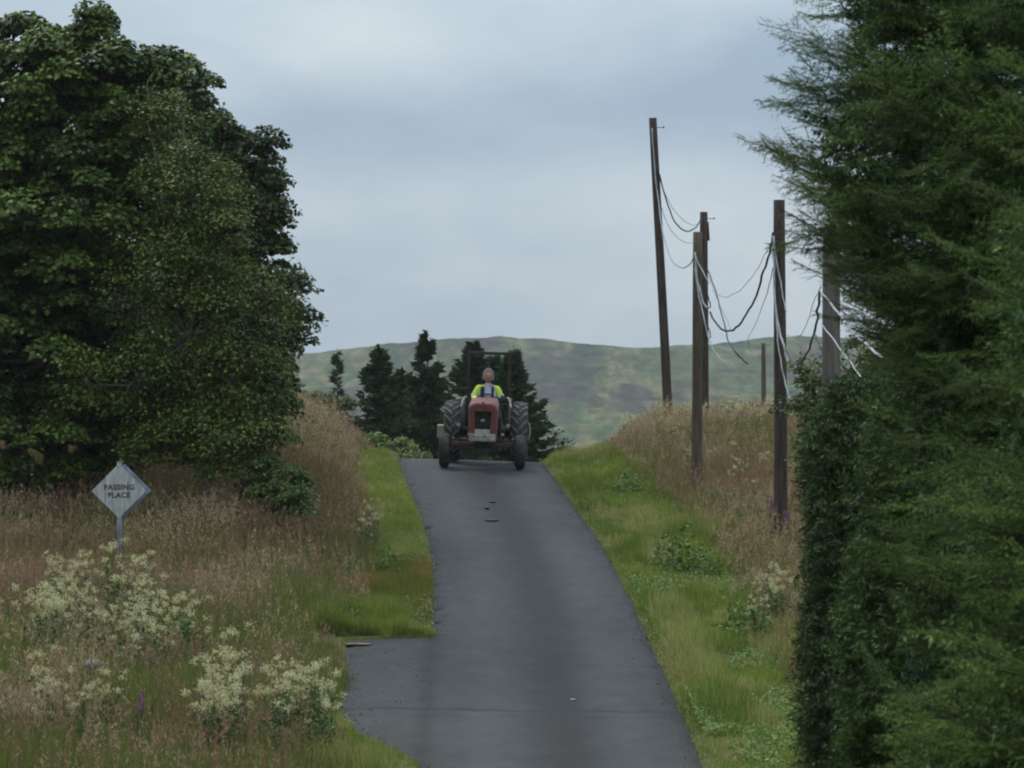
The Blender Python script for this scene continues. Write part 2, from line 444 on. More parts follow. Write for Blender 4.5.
F = np.stack([i, i + 1, i + nq + 1, i + nq], 1)
U = X - roadL(Dg)
ro = link('road', mesh_np('road', np.stack([X, Dg, Z], -1).reshape(-1, 3), F, None, True, np.stack([U, Dg], -1).reshape(-1, 2)), roadmat())
tag(ro, 'narrow grey asphalt lane with a passing bay, climbing to the crest', 'road', kind='structure')
def roadz(x, D): return float(prof(D) + crossfall(np.array(x), D) + EYE + (fbm(np.array(x * .8), np.array(D * .5), 8, 2) - .5) * .03)

# ------------------------------------------------------------------ grass
def jitter(n, c, amt):
    c = np.asarray(c, float); return np.clip(c * (1 + RNG.normal(0, amt, (n, 1))) * (1 + RNG.normal(0, amt * .4, (n, 3))), .002, 1)

def sample_region(n, d0, d1, side, inner, outer_margin=1.2, power=1.0):
    """scatter points between the verge and the limit of view"""
    D = d0 + (d1 - d0) * RNG.random(n * 3) ** power
    m_ = outer_margin + (2.6 if side < 0 else 1.0)
    lim = .150 * D + m_
    x = (RNG.random(n * 3) * 2 - 1) * (.15 * d1 + m_)
    if side < 0: ok = (x < paveL(D) - inner(D)) & (x > -lim)
    else: ok = (x > roadR(D) + inner(D)) & (x < lim)
    return x[ok], D[ok]

def blades(tb, x, D, h, w, col, lean=.25, tipcol=None, curve=True):
    n = len(x); z = ground(x, D) - .02
    th = RNG.random(n) * 2 * PI; ca, sa = np.cos(th), np.sin(th)
    # blades face roughly every way
    wdir = np.stack([ca, sa, 0 * ca], 1) * (w / 2)[:, None]
    lth = RNG.random(n) * 2 * PI; le = np.abs(RNG.normal(0, lean, n)) * h
    b = np.stack([x, D, z], 1)
    mid = b + np.stack([np.cos(lth) * le * .35, np.sin(lth) * le * .35, h * .6], 1)
    tip = b + np.stack([np.cos(lth) * le, np.sin(lth) * le, h * np.sqrt(np.maximum(.2, 1 - (le / h) ** 2))], 1)
    if curve:
        v = np.stack([b - wdir, b + wdir, mid - wdir * .7, mid + wdir * .7, tip], 1).reshape(-1, 3)
        i = np.arange(n)[:, None] * 5
        f = np.concatenate([i + [0, 1, 3], i + [0, 3, 2], i + [2, 3, 4]], 0)
        tb.add(v, f, np.repeat(col, 5, 0))
    else:
        tb.tris(b - wdir, b + wdir, tip, col)
    return b, mid, tip

def tall_grass(name, label, d0, d1, side, inner, dens_n, brown, hscale=1.0, power=1.0, seed=1, patches=()):
    tb = TB()
    x, D = sample_region(dens_n, d0, d1, side, inner, power=power)
    nz = fbm(x * .45, D * .30, seed, 3)
    keep = RNG.random(len(x)) < (.45 + .9 * nz); x, D, nz = x[keep], D[keep], nz[keep]
    n = len(x)
    hm = (.36 + .80 * fbm(x * .9, D * .5, seed + 5, 3)) * hscale * (1 + RNG.normal(0, .10, n))
    br = np.clip(brown(x, D) + (fbm(x * .5, D * .22, seed + 31, 3) - .5) * 2.2, 0, 1)
    edge = (paveL(D) - x if side < 0 else x - roadR(D)) - inner(D)
    hm = hm * (.55 + .45 * sstep(0, .6, edge))
    # leafy understorey
    for rep in range(3):
        j = RNG.normal(0, .05, (2, n))
        g = jitter(n, (.140, .180, .034), .22); tan = jitter(n, (.27, .21, .105), .2)
        pick = (RNG.random(n) < (.12 + .38 * br))[:, None]
        blades(tb, x + j[0], D + j[1], hm * (.35 + .4 * RNG.random(n)), .006 + .008 * RNG.random(n), np.where(pick, tan, g), .35)
    # flowering stems with brown panicles
    sel = RNG.random(n) < (.12 + .80 * br)
    xs, Ds, hs = x[sel], D[sel], hm[sel] * (.85 + .35 * RNG.random(sel.sum())); m = len(xs)
    ccol = jitter(m, (.22, .16, .085), .2)
    b, mid, tip = blades(tb, xs, Ds, hs, np.full(m, .005), ccol, .16)
    patch = sstep(.40, .62, fbm(xs * .55, Ds * .20, seed + 60, 4))
    hue = np.clip(patch[:, None] * .9 + RNG.normal(.1, .25, (m, 1)), 0, 1)
    pc = jitter(m, (.275, .155, .100), .18) * hue + jitter(m, (.40, .305, .18), .18) * (1 - hue)
    for kk in range(9):
        t = .35 + .68 * RNG.random((m, 1))
        c = mid + (tip - mid) * t + RNG.normal(0, 1, (m, 3)) * [.014, .014, .012]
        a = RNG.normal(0, 1, (m, 3)); a /= np.linalg.norm(a, axis=1)[:, None]
        up = np.array([0, 0, 1.0]) + RNG.normal(0, .5, (m, 3))
        s = (.010 + .012 * RNG.random((m, 1)))
        tb.tris(c - a * s * .55, c + a * s * .55, c + up * s * 1.5, pc * (1 + RNG.normal(0, .12, (m, 1))))
    o = tb.build(name, M_GRASS)
    return tag(o, label, 'tall grass', kind='stuff')

vl = lambda D: np.interp(D, [36, 38.8, 40.6, 46.8, 48.2, 52, 60, 72, 80], [.85, .70, .05, .05, .95, .85, .95, .80, .4]) + (fbm(D * .8, D * 0, 77) - .5) * .35
vr = lambda D: np.interp(D, [36, 48, 60, 68, 75, 82], [1.25, 1.45, 1.75, 1.6, 1.25, 1.2]) + (fbm(D * .7, D * 0, 78) - .5) * .5
tall_grass('tall_grass', 'tall reddish brown and green seeding grass on the bank left of the lane', 48, 84, -1, vl, 60000,
           lambda x, D: .72 - .30 * sstep(54, 50, D), .88, 1.0, 2)
tall_grass('tall_grass', 'green and brown rough grass in front of the passing bay', 29.5, 48, -1, vl, 42000,
           lambda x, D: -.42 + .95 * np.exp(-((x + 4.9) / 1.3) ** 2 - ((D - 37.5) / 2.2) ** 2) + .55 * sstep(45.5, 47.5, D), .92, 1.0, 9)
tall_grass('tall_grass', 'tall reddish brown seeding grass around the wooden poles', 33, 82, 1, vr, 62000,
           lambda x, D: .74 - .55 * sstep(.5, 2.8, x - roadR(D) - vr(D) - .4) * sstep(62, 70, D), .62, 1.0, 17)
tall_grass('tall_grass', 'pale green meadow grass on the rise beyond the poles', 82, 150, 1, lambda D: D * 0 + 1.25, 26000,
           lambda x, D: .25, .55, 1.4, 23)

def short_grass(name, label, d0, d1, side, lo, hi, n, cols, h0=.05, h1=.12, tus=1.5):
    tb = TB()
    D = d0 + (d1 - d0) * RNG.random(n); wv = np.maximum(hi(D), .1)
    off = lo + (wv - lo) * RNG.random(n)
    x = paveL(D) - off if side < 0 else roadR(D) + off
    nz = fbm(x * 2.2, D * 1.1, 41, 4); nz = np.clip((nz - .5) * 1.6 + .5, 0, 1); n2 = fbm(x * .9, D * .45, 51, 3)
    rise = sstep(0, .25, off)
    h = (h0 + (h1 - h0) * RNG.random(n)) * (.55 + 1.3 * nz) * (.45 + .55 * rise)
    h = h * (1 + tus * sstep(.54, .66, n2) * rise)
    a, b_, c = [np.asarray(q_) for q_ in cols]
    t = np.clip(.75 * fbm(x * 1.3, D * .5, 43, 3) * 2 - .45 + RNG.normal(0, .2, n), 0, 1)[:, None]
    col = a * (1 - t) + b_ * t
    dry = (RNG.random(n) < .12 + .50 * sstep(.46, .36, fbm(x * 1.7, D * .6, 91, 3)))[:, None]
    col = np.where(dry, c, col) * (1 + RNG.normal(0, .18, (n, 1)))
    blades(tb, x, D, h, .006 + .009 * RNG.random(n), np.clip(col, .005, 1), .5, curve=False)
    # clover and daisies
    m = n // 90; i = RNG.integers(0, n, m); cx, cd = x[i], D[i]
    ok = fbm(cx * .9, cd * .4, 61, 2) > .50; cx, cd = cx[ok], cd[ok]; m = len(cx)
    cz = ground(cx, cd) + .07 + .05 * RNG.random(m); c3 = np.stack([cx, cd, cz], 1)
    for _ in range(3):
        aa = RNG.normal(0, 1, (m, 3)); bb = RNG.normal(0, 1, (m, 3)); s = .008
        tb.tris(c3 + aa * s, c3 - aa * s, c3 + bb * s * 1.3, jitter(m, (.32, .36, .24), .1))
    return tag(tb.build(name, M_GRASS), label, 'verge grass', kind='stuff')
GR = [(.125, .190, .028), (.265, .330, .050), (.40, .36, .14)]
GL = [(.18, .245, .040), (.30, .36, .070), (.42, .38, .16)]
short_grass('verge_grass', 'bright green mown grass on the right verge of the lane', 35, 80, 1, -.05, lambda D: vr(D) + .35, 230000, GR)
short_grass('verge_grass', 'bright green short grass on the left verge up to the crest', 56.5, 79, -1, -.05, lambda D: vl(D) + .2, 85000, GL, tus=.4)
short_grass('verge_grass', 'olive rough grass on the left verge beyond the passing bay', 48.06, 57.5, -1, -.05, lambda D: vl(D) + .3, 80000,
            [(.120, .150, .026), (.215, .235, .044), (.30, .20, .075)], .05, .12, tus=.8)
short_grass('verge_grass', 'fringe of longer green grass along the far edge of the passing bay', 48.06, 49.2, -1, -.02, lambda D: D * 0 + 1.6, 16000, GR, .07, .14)
def bay_fringe():
    tb = TB(); n = 4500; x = -1.02 - 1.5 * RNG.random(n); wob = (fbm(x * 3, x * 0, 88, 3) - .5) * .30
    D = 47.98 + wob + RNG.random(n) ** 1.5 * .9
    t = sstep(.3, .7, fbm(x * 5, D * 2, 93, 3))[:, None]; col = np.array((.10, .125, .03)) * (1 - t) + np.array(GR[1]) * t; col = np.where(RNG.random((n, 1)) < .25, np.array((.24, .17, .08)), col)
    b = blades(tb, x, D, .03 + .17 * RNG.random(n) ** 2, .007 + .008 * RNG.random(n), np.clip(col * (1 + RNG.normal(0, .18, (n, 1))), .01, 1), .5, curve=False)
    return tag(tb.build('verge_grass', M_GRASS), 'ragged fringe of grass overhanging the far edge of the passing bay', 'verge grass', kind='stuff')
bay_fringe()
short_grass('verge_grass', 'small wedge of green grass at the near end of the passing bay', 32, 40.6, -1, -.03, lambda D: D * 0 + 1.0, 42000, GR)

def clover():
    tb = TB(); n = 26000; D = 34 + 21 * RNG.random(n) ** 1.1; x = roadR(D) + .12 + (vr(D) - .1) * RNG.random(n)
    ok = fbm(x * 1.4, D * .5, 83, 3) > .44; x, D = x[ok], D[ok]; n = len(x)
    c = np.stack([x, D, ground(x, D) + .04 + .07 * RNG.random(n)], 1); nr = rdir(n) * .5 + [0, 0, .9]; nr /= np.linalg.norm(nr, axis=1)[:, None]
    leaves(tb, c, nr, .022 + .022 * RNG.random(n), jitter(n, (.20, .275, .075), .22), .5)
    return tag(tb.build('clover', M_GRASS), 'pale leafy clover and low weeds in the near part of the right verge', 'clover', kind='stuff')

# ------------------------------------------------------------------ broadleaf trees
def rdir(n):
    v = RNG.normal(0, 1, (n, 3)); return v / (np.linalg.norm(v, axis=1)[:, None] + 1e-9)
def leaves(tb, c, nrm, size, col, narrow=.42):
    """folded diamond leaves at c facing nrm"""
    n = len(c); size = np.broadcast_to(size, (n,))[:, None]
    t = np.cross(nrm, rdir(n)); t /= np.linalg.norm(t, axis=1)[:, None] + 1e-9
    s = np.cross(nrm, t)
    a = c - t * size * .5; b = c + t * size * .5 - nrm * size * .12
    l = c + s * size * narrow - nrm * size * .10; r = c - s * size * narrow - nrm * size * .10
    tb.quads(a, l, b, r, col)

clover()
def limb(tb, P, r0, r1, col, sides=8):
    tube(tb, catmull(P, 4), [r0, r1], col, sides)

def broadleaf(name, label, base, blobs, clump_n, per, leaf, cols, clump_r=.42, trunk_r=.16, group=None, narrow=.42, twig=(.10, .085, .06), cat='tree', twigs=0, flat=.6, zmin=None):
    root = empty(name, base); tag(root, label, cat, group)
    bs = np.array(base)
    tr = TB(); bark = np.array(twig)
    cents = [np.array(b[0]) - bs for b in blobs]; rad = [np.array(b[1]) for b in blobs]
    vol = np.array([np.prod(r) ** (2 / 3) for r in rad]); vol /= vol.sum()
    tops = max(c[2] for c in cents)
    cen = np.mean(cents, 0)
    fork = np.array([cen[0] * .3, cen[1] * .3, max(.25, tops * .28)])
    limb(tr, [(0, 0, -.15), (.02, 0, fork[2] * .5), fork], trunk_r, trunk_r * .75, bark, 10)
    for c in cents:
        m = fork + (c - fork) * .5 + RNG.normal(0, .12, 3); limb(tr, [fork, m, c], trunk_r * .55, trunk_r * .18, bark, 6)
    tb = TB(); pts = []
    for bi, (c, r) in enumerate(zip(cents, rad)):
        nn = max(3, int(clump_n * vol[bi]))
        d = rdir(nn); rr = .35 + .65 * RNG.random(nn) ** .45
        p = c + d * r * rr[:, None]
        pts.append(p)
        for q_ in p[:: max(1, nn // 10)]:
            limb(tr, [c, (c + q_) / 2 + RNG.normal(0, .08, 3), q_], trunk_r * .16, .008, bark, 5)
    P = np.concatenate(pts)
    if zmin is not None: P = P[P[:, 2] > zmin]
    c1, c2, c3 = [np.array(q_) for q_ in cols]
    for p in P:
        k_ = int(per * (.6 + .8 * RNG.random())); cr = clump_r * (.55 + .85 * RNG.random())
        d = rdir(k_); d[:, 2] = np.abs(d[:, 2]) * 1.0 - .25
        pos = p + d * cr * np.array([1, 1, flat]) * (RNG.random((k_, 1)) ** .4)
        nrm = d * .5 + np.array([0, 0, .75]) + RNG.normal(0, .45, (k_, 3)); nrm /= np.linalg.norm(nrm, axis=1)[:, None]
        t = RNG.random(); cc = (c1 * (1 - t) + c2 * t)
        col = np.where(RNG.random((k_, 1)) < .05, c3, cc) * (1 + RNG.normal(0, .22, (k_, 1)))
        leaves(tb, pos, nrm, leaf * (.6 + .7 * RNG.random(k_)), np.clip(col, .004, 1), narrow)
    if twigs:
        for q_ in P[RNG.integers(0, len(P), twigs)]:
            o_ = q_ - cen; o_ = o_ / (np.linalg.norm(o_) + 1e-6)
            e = q_ + o_ * .45 + np.array([0, 0, .30]) + RNG.normal(0, .12, 3)
            limb(tr, [q_ - o_ * .3, (q_ + e) / 2 + RNG.normal(0, .05, 3), e], .014, .004, np.array((.13, .115, .085)), 4)
            tt = RNG.random(12)[:, None]; lp = q_ * (1 - tt) + e * tt + RNG.normal(0, .04, (12, 3))
            leaves(tb, lp, rdir(12), leaf * .8, c2, narrow)
    tr.build('trunk', M_BARK, root); tb.build('crown', M_LEAF, root)
    return root

def blob(px, py, D, rx, ry, rd=None):
    s = D / FPX; return (at(px, py, D), (rx * s, (rd or rx) * s, ry * s))
def gbase(px, D):
    x = (px - 512) / FPX * D; return (x, D, float(ground(x, D)))

SYC = [(.022, .048, .009), (.100, .155, .022), (.22, .24, .05)]
broadleaf('sycamore_tree', 'large dark green broadleaf tree filling the left edge behind the diamond sign', gbase(55, 60),
          [blob(60, 110, 60, 105, 78), blob(120, 75, 60.3, 62, 55), blob(-10, 130, 60, 90, 85), blob(150, 110, 60.4, 55, 60), blob(30, 240, 59.6, 150, 110),
           blob(110, 220, 59.2, 85, 95), blob(-60, 260, 60, 120, 130), blob(50, 360, 59, 130, 90), blob(120, 400, 58.6, 75, 75), blob(20, 440, 59, 130, 60), blob(80, 30, 60.2, 26, 24), blob(60, 330, 60.6, 110, 90), blob(0, 50, 60, 60, 40), blob(38, 48, 60.3, 40, 28), blob(20, 200, 60.8, 110, 70), blob(135, 300, 60.5, 70, 90)],
          1000, 400, .100, SYC, .42, .24, twigs=14, flat=.85)
broadleaf('broadleaf_tree', 'dark leafy tree rising to the right of the largest tree, against the sky', gbase(210, 63.5),
          [blob(178, 85, 63.5, 30, 35), blob(200, 175, 63.5, 65, 65), blob(225, 210, 63.5, 62, 70), blob(250, 240, 63.3, 38, 52), blob(248, 320, 63, 58, 66), blob(225, 400, 63, 62, 60),
           blob(258, 395, 62.6, 36, 45), blob(200, 300, 63.5, 70, 90), blob(262, 142, 63.2, 9, 12)],
          620, 280, .092, [(.022, .046, .009), (.075, .110, .017), (.20, .20, .04)], .36, .18, twigs=22, flat=.85)
broadleaf('willow_shrub', 'olive green small leaved shrub with pale twigs between the two dark trees', gbase(205, 57),
          [blob(200, 200, 57.4, 42, 66), blob(212, 270, 57.2, 52, 66), blob(190, 340, 57, 50, 75), blob(232, 385, 57, 48, 62), blob(215, 440, 56.8, 62, 45), blob(170, 245, 57.5, 30, 55), blob(165, 440, 57, 40, 40), blob(255, 330, 57.6, 26, 60), blob(160, 180, 58, 24, 30), blob(262, 430, 57.2, 26, 40), blob(128, 300, 57.6, 24, 30), blob(118, 228, 58, 20, 24), blob(150, 122, 58.6, 26, 20), blob(276, 296, 58, 18, 26), blob(98, 385, 57, 24, 28), blob(182, 112, 58.6, 18, 16), blob(140, 380, 56.8, 30, 30)],
          370, 210, .062, [(.034, .060, .009), (.125, .160, .022), (.22, .20, .05)], .46, .09, narrow=.38, cat='shrub', twigs=12, twig=(.13, .12, .09), flat=1.0)
broadleaf('bramble_shrub', 'low mid green bramble bush at the foot of the olive shrub', gbase(280, 56),
          [blob(283, 492, 56, 28, 22), blob(258, 482, 56.3, 26, 26), blob(302, 505, 55.6, 18, 14)],
          60, 220, .050, [(.050, .080, .018), (.10, .15, .034), (.17, .19, .05)], .2, .02, cat='shrub', flat=.9)
broadleaf('willow_shrub', 'yellowish green bush behind the grey pole at the right', gbase(850, 52),
          [blob(812, 395, 52, 30, 34), blob(850, 372, 52.4, 34, 36), blob(885, 362, 52, 30, 40), blob(835, 420, 51.8, 40, 40), blob(880, 420, 52, 40, 50), blob(850, 480, 52, 50, 50), blob(920, 380, 52, 40, 60)],
          240, 140, .06, [(.055, .085, .022), (.11, .135, .032), (.20, .18, .06)], .26, .07, narrow=.32, cat='shrub', twigs=16, flat=1.0)
broadleaf('hedge_bush', 'bright yellow green bush on the left of the crest before the dark spruces', gbase(393, 89),
          [blob(375, 446, 89, 16, 13), blob(398, 450, 89.5, 20, 11), blob(415, 457, 89, 12, 9), blob(365, 455, 90, 14, 14), blob(392, 466, 89, 26, 12)],
          110, 130, .07, [(.085, .13, .025), (.17, .22, .045), (.22, .23, .08)], .22, .04, cat='shrub', flat=1.0)
broadleaf('hawthorn_bush', 'pale green bush on the left skyline beside the thin spruce', gbase(315, 98),
          [blob(302, 398, 98, 15, 9), blob(322, 402, 98.5, 14, 8), blob(345, 404, 99, 12, 7), blob(312, 410, 98, 30, 12)],
          60, 90, .10, [(.060, .105, .035), (.10, .15, .05), (.16, .18, .07)], .22, .04, cat='shrub', flat=1.0)
broadleaf('hawthorn_bush', 'thin grey green bush beyond the crest to the right of the spruces', gbase(560, 126),
          [blob(558, 440, 126, 10, 16), blob(568, 455, 126, 10, 14), blob(556, 462, 126, 16, 16)],
          34, 50, .10, [(.05, .08, .045), (.08, .10, .06), (.12, .13, .08)], .25, .05, cat='shrub', flat=1.0, twigs=5)

# ------------------------------------------------------------------ mid-distance spruces
def far_spruce(label, px, D, top_y, rad, dens=1.0, sparse=False, group='spruces beyond the crest'):
    b = gbase(px, D); root = empty('spruce_tree', b); tag(root, label, 'spruce tree', group)
    H = EYE + (384 - top_y) / FPX * D - b[2]
    tr = TB(); limb(tr, [(0, 0, -.2), (.03, 0, H * .5), (.02, 0, H + .12)], .12 * H / 7, .008, (.09, .07, .055), 7)
    tb = TB(); nb = int(46 * H / 6.5 * 3 * dens)
    for _ in range(nb):
        t = RNG.random() ** .85; z = .25 + (H - .3) * t
        L = 1.1 * rad * (1 - t) ** 1.0 * (.55 + .65 * RNG.random()) + .07
        a = RNG.random() * 2 * PI; rise = .30 * t + .05 - .25 * (1 - t)
        dirv = np.array([math.cos(a), math.sin(a), rise]); p0 = np.array([0, 0, z])
        lift = L * (.25 if t > .5 else .12)
        s = np.linspace(.12, 1, 5)[:, None]
        line = p0 + dirv * L * s + np.array([0, 0, 1]) * lift * s ** 2.2
        tube(tr, np.vstack([p0, line]), [.02, .004], (.09, .07, .055), 4, False)
        k_ = int((26 if not sparse else 14) * (L / rad + .25) * dens) + 5
        u = RNG.random(k_) ** .7; c = p0 + dirv * L * u[:, None] + np.array([0, 0, 1]) * (lift * u ** 2.2)[:, None]
        side = np.array([-dirv[1], dirv[0], 0]); spr = (1 - u * .75) * L * .42
        c = c + side * (RNG.normal(0, .6, k_) * spr)[:, None] + np.array([0, 0, 1]) * RNG.normal(-.04, .05, (k_, 1))
        out = dirv * .9 + side * RNG.normal(0, .7, (k_, 1)) + np.array([0, 0, 1]) * RNG.normal(-.10, .35, (k_, 1))
        out /= np.linalg.norm(out, axis=1)[:, None]
        w = np.cross(out, rdir(k_)); w /= np.linalg.norm(w, axis=1)[:, None] + 1e-9
        ln = (.13 + .14 * RNG.random((k_, 1)))
        col = jitter(k_, (.040, .070, .026), .3)
        tb.tris(c - w * ln * .26, c + w * ln * .26, c + out * ln, col)
        w2 = np.cross(out, w); tb.tris(c - w2 * ln * .2, c + w2 * ln * .2, c + out * ln * .9, col)
    tr.build('trunk', M_BARK, root); tb.build('crown', M_NEEDLE, root)
    return root
far_spruce('dark spruce left of the tractor, second from the left behind the crest', 379, 112, 347, 1.55, 1.7)
far_spruce('tallest dark spruce with a bare leading shoot, just left of the tractor', 427, 115, 333, 1.6, 1.7)
far_spruce('dark spruce directly behind the tractor driver', 473, 118, 342, 2.3, 2.2)
far_spruce('broad dark spruce reaching furthest right behind the tractor', 513, 114, 350, 2.35, 2.3)
far_spruce('dark squat spruce filling the gap behind the left rear wheel', 402, 121, 368, 1.9, 1.8)
far_spruce('dark squat spruce filling the gap behind the roll bar', 494, 123, 356, 2.1, 2.0)
far_spruce('thin sparse spruce standing apart at the left above the brown grass', 337, 132, 351, .85, .8, True)

# ------------------------------------------------------------------ near spruces with real needles
def spray_template(seed, per_m, nw, nl=.021):
    rg = np.random.default_rng(seed); seg = []
    def bend(p, d, L, droop, n=4):
        pts = [p]; dd = d.copy()
        for _ in range(n):
            dd = dd + np.array([0, 0, droop]) + rg.normal(0, .05, 3); dd /= np.linalg.norm(dd); pts.append(pts[-1] + dd * L / n)
        return pts
    main = bend(np.zeros(3), np.array([1, 0, -.05]), 1.0, .02, 12)
    for a, b in zip(main[:-1], main[1:]): seg.append((a, b))
    for i in range(2, 19):
        t = i / 19; p = np.array(main[int(t * 12)]) * (1 - (t * 12) % 1) + np.array(main[min(12, int(t * 12) + 1)]) * ((t * 12) % 1)
        for sd in (-1, 1):
            if rg.random() < .12: continue
            L = (.36 * (1 - t) ** .75 + .06) * (.7 + .5 * rg.random()); an = R(52 + rg.normal(0, 8)) * sd
            d = np.array([math.cos(an), math.sin(an), rg.normal(-.06, .16)])
            pts = bend(p, d, L, -.01, 4)
            for a, b in zip(pts[:-1], pts[1:]): seg.append((a, b))
            m = int(L / .072)
            for j in range(1, m):
                tt = j / m * 4; q_ = pts[int(tt)] * (1 - tt % 1) + pts[min(4, int(tt) + 1)] * (tt % 1)
                for s2 in (-1, 1):
                    if rg.random() < .25: continue
                    l2 = (.12 * (1 - j / m) + .055) * (.6 + .7 * rg.random()); a2 = an + R(50) * s2
                    d2 = np.array([math.cos(a2), math.sin(a2), rg.normal(-.08, .22)]); d2 /= np.linalg.norm(d2)
                    seg.append((q_, q_ + d2 * l2))
    A = np.array([s[0] for s in seg]); B = np.array([s[1] for s in seg]); Ls = np.linalg.norm(B - A, axis=1)
    n = np.maximum(2, (Ls * per_m).astype(int)); idx = np.repeat(np.arange(len(seg)), n)
    t = rg.random(len(idx))[:, None]; c = A[idx] * (1 - t) + B[idx] * t
    T = ((B - A) / Ls[:, None])[idx]
    r = rg.normal(0, 1, (len(idx), 3)); r -= T * (r * T).sum(1)[:, None]; r /= np.linalg.norm(r, axis=1)[:, None]
    tipd = T * .62 + r * .78; ln = nl * (.7 + .5 * rg.random((len(idx), 1)))
    w = np.cross(tipd, r); w /= np.linalg.norm(w, axis=1)[:, None] + 1e-9
    a = c - w * nw / 2; b = c + w * nw / 2; e = c + tipd * ln
    V = np.stack([a, b, e], 1).reshape(-1, 3)
    tone = np.repeat(rg.normal(0, .26, len(seg))[idx] + rg.normal(0, .12, len(idx)), 3)
    tipness = np.clip((t[:, 0] * .6 + .4) * (Ls[idx] < .2), 0, 1); tipness = np.repeat(tipness, 3)
    # the woody twigs
    wt = TB()
    for a_, b_ in seg[:12]: tube(wt, [a_, b_], [.005, .004], (.065, .055, .03), 3, False)
    for a_, b_ in seg[12:]:
        if np.linalg.norm(b_ - a_) > .10: tube(wt, [a_, b_], [.0022, .0015], (.06, .06, .03), 3, False)
    return V, tone, tipness, wt.arrays()
HI = [spray_template(i, 100, .0070, .022) for i in range(4)]
def shoot_template(seed):
    rg = np.random.default_rng(seed); seg = [(np.zeros(3), np.array([.12, 0, .0]))]
    for u in (.25, .45, .65):
        for sd in (-1, 1):
            a = R(45) * sd; l = .065 * (1.1 - u * .6) * rg.uniform(.7, 1.2); p = np.array([.12 * u, 0, 0]); seg.append((p, p + np.array([math.cos(a), math.sin(a), rg.normal(0, .25)]) * l))
    A = np.array([q_[0] for q_ in seg]); B = np.array([q_[1] for q_ in seg]); L = np.linalg.norm(B - A, axis=1)
    n = np.maximum(5, (L * 105).astype(int)); idx = np.repeat(np.arange(len(seg)), n); t = rg.random(len(idx))[:, None]
    c = A[idx] * (1 - t) + B[idx] * t; T = ((B - A) / L[:, None])[idx]; r = rg.normal(0, 1, (len(idx), 3)); r -= T * (r * T).sum(1)[:, None]; r /= np.linalg.norm(r, axis=1)[:, None]
    d = T * .62 + r * .75; w = np.cross(d, r); w /= np.linalg.norm(w, axis=1)[:, None]; ln = .026 * rg.uniform(.75, 1.2, (len(idx), 1))
    return np.stack([c - w * .004, c + w * .004, c + d * ln], 1).reshape(-1, 3)
SH = [shoot_template(70 + i) for i in range(6)]
def fill_shoots(acc, n, reach, zlo, zhi, r0, r1, c_old, c_new, newness, droop=-.22, scale=1.6):
    z = zlo + (zhi - zlo) * RNG.random(n); a = RNG.random(n) * 2 * PI
    rr = np.array([float(reach(q_)) for q_ in z]) * (r0 + (r1 - r0) * RNG.random(n) ** .6)
    rr = rr * (1 + .34 * (fbm(a * 2.2, z * 1.9, 64, 3) - .5))
    # clumped, so that dark hollows stay between
    cl = fbm(a * 3.0, z * 3.2, 66, 3); keep = cl > .40; z, a, rr = z[keep], a[keep], rr[keep]; n = len(z)
    P = np.stack([np.cos(a) * rr, np.sin(a) * rr, z], 1)
    d = np.stack([np.cos(a), np.sin(a), a * 0 + droop], 1) + RNG.normal(0, .55, (n, 3)); d /= np.linalg.norm(d, axis=1)[:, None]
    s_ = np.cross(d, [0, 0, 1.0]) + RNG.normal(0, .35, (n, 3)); s_ -= d * (s_ * d).sum(1)[:, None]; s_ /= np.linalg.norm(s_, axis=1)[:, None]; u_ = np.cross(d, s_)
    co, cn = np.array(c_old), np.array(c_new)
    for k in range(6):
        i = np.arange(k, n, 6); T = SH[k]; sc = scale * RNG.uniform(.7, 1.3, len(i))
        V_ = (T[None, :, 0, None] * d[i, None] + T[None, :, 1, None] * s_[i, None] + T[None, :, 2, None] * u_[i, None]) * sc[:, None, None] + P[i, None]
        tn = np.clip(newness * RNG.random((len(i), 1)), 0, 1); col = (co + (cn - co) * tn ** 1.5) * (1 + RNG.normal(0, .26, (len(i), 1)))
        acc.add(V_.reshape(-1, 3), np.arange(V_.shape[0] * V_.shape[1]).reshape(-1, 3), np.repeat(np.clip(col, .003, 1), len(T), 0))
LO = [spray_template(20 + i, 20, .016, .034) for i in range(2)]

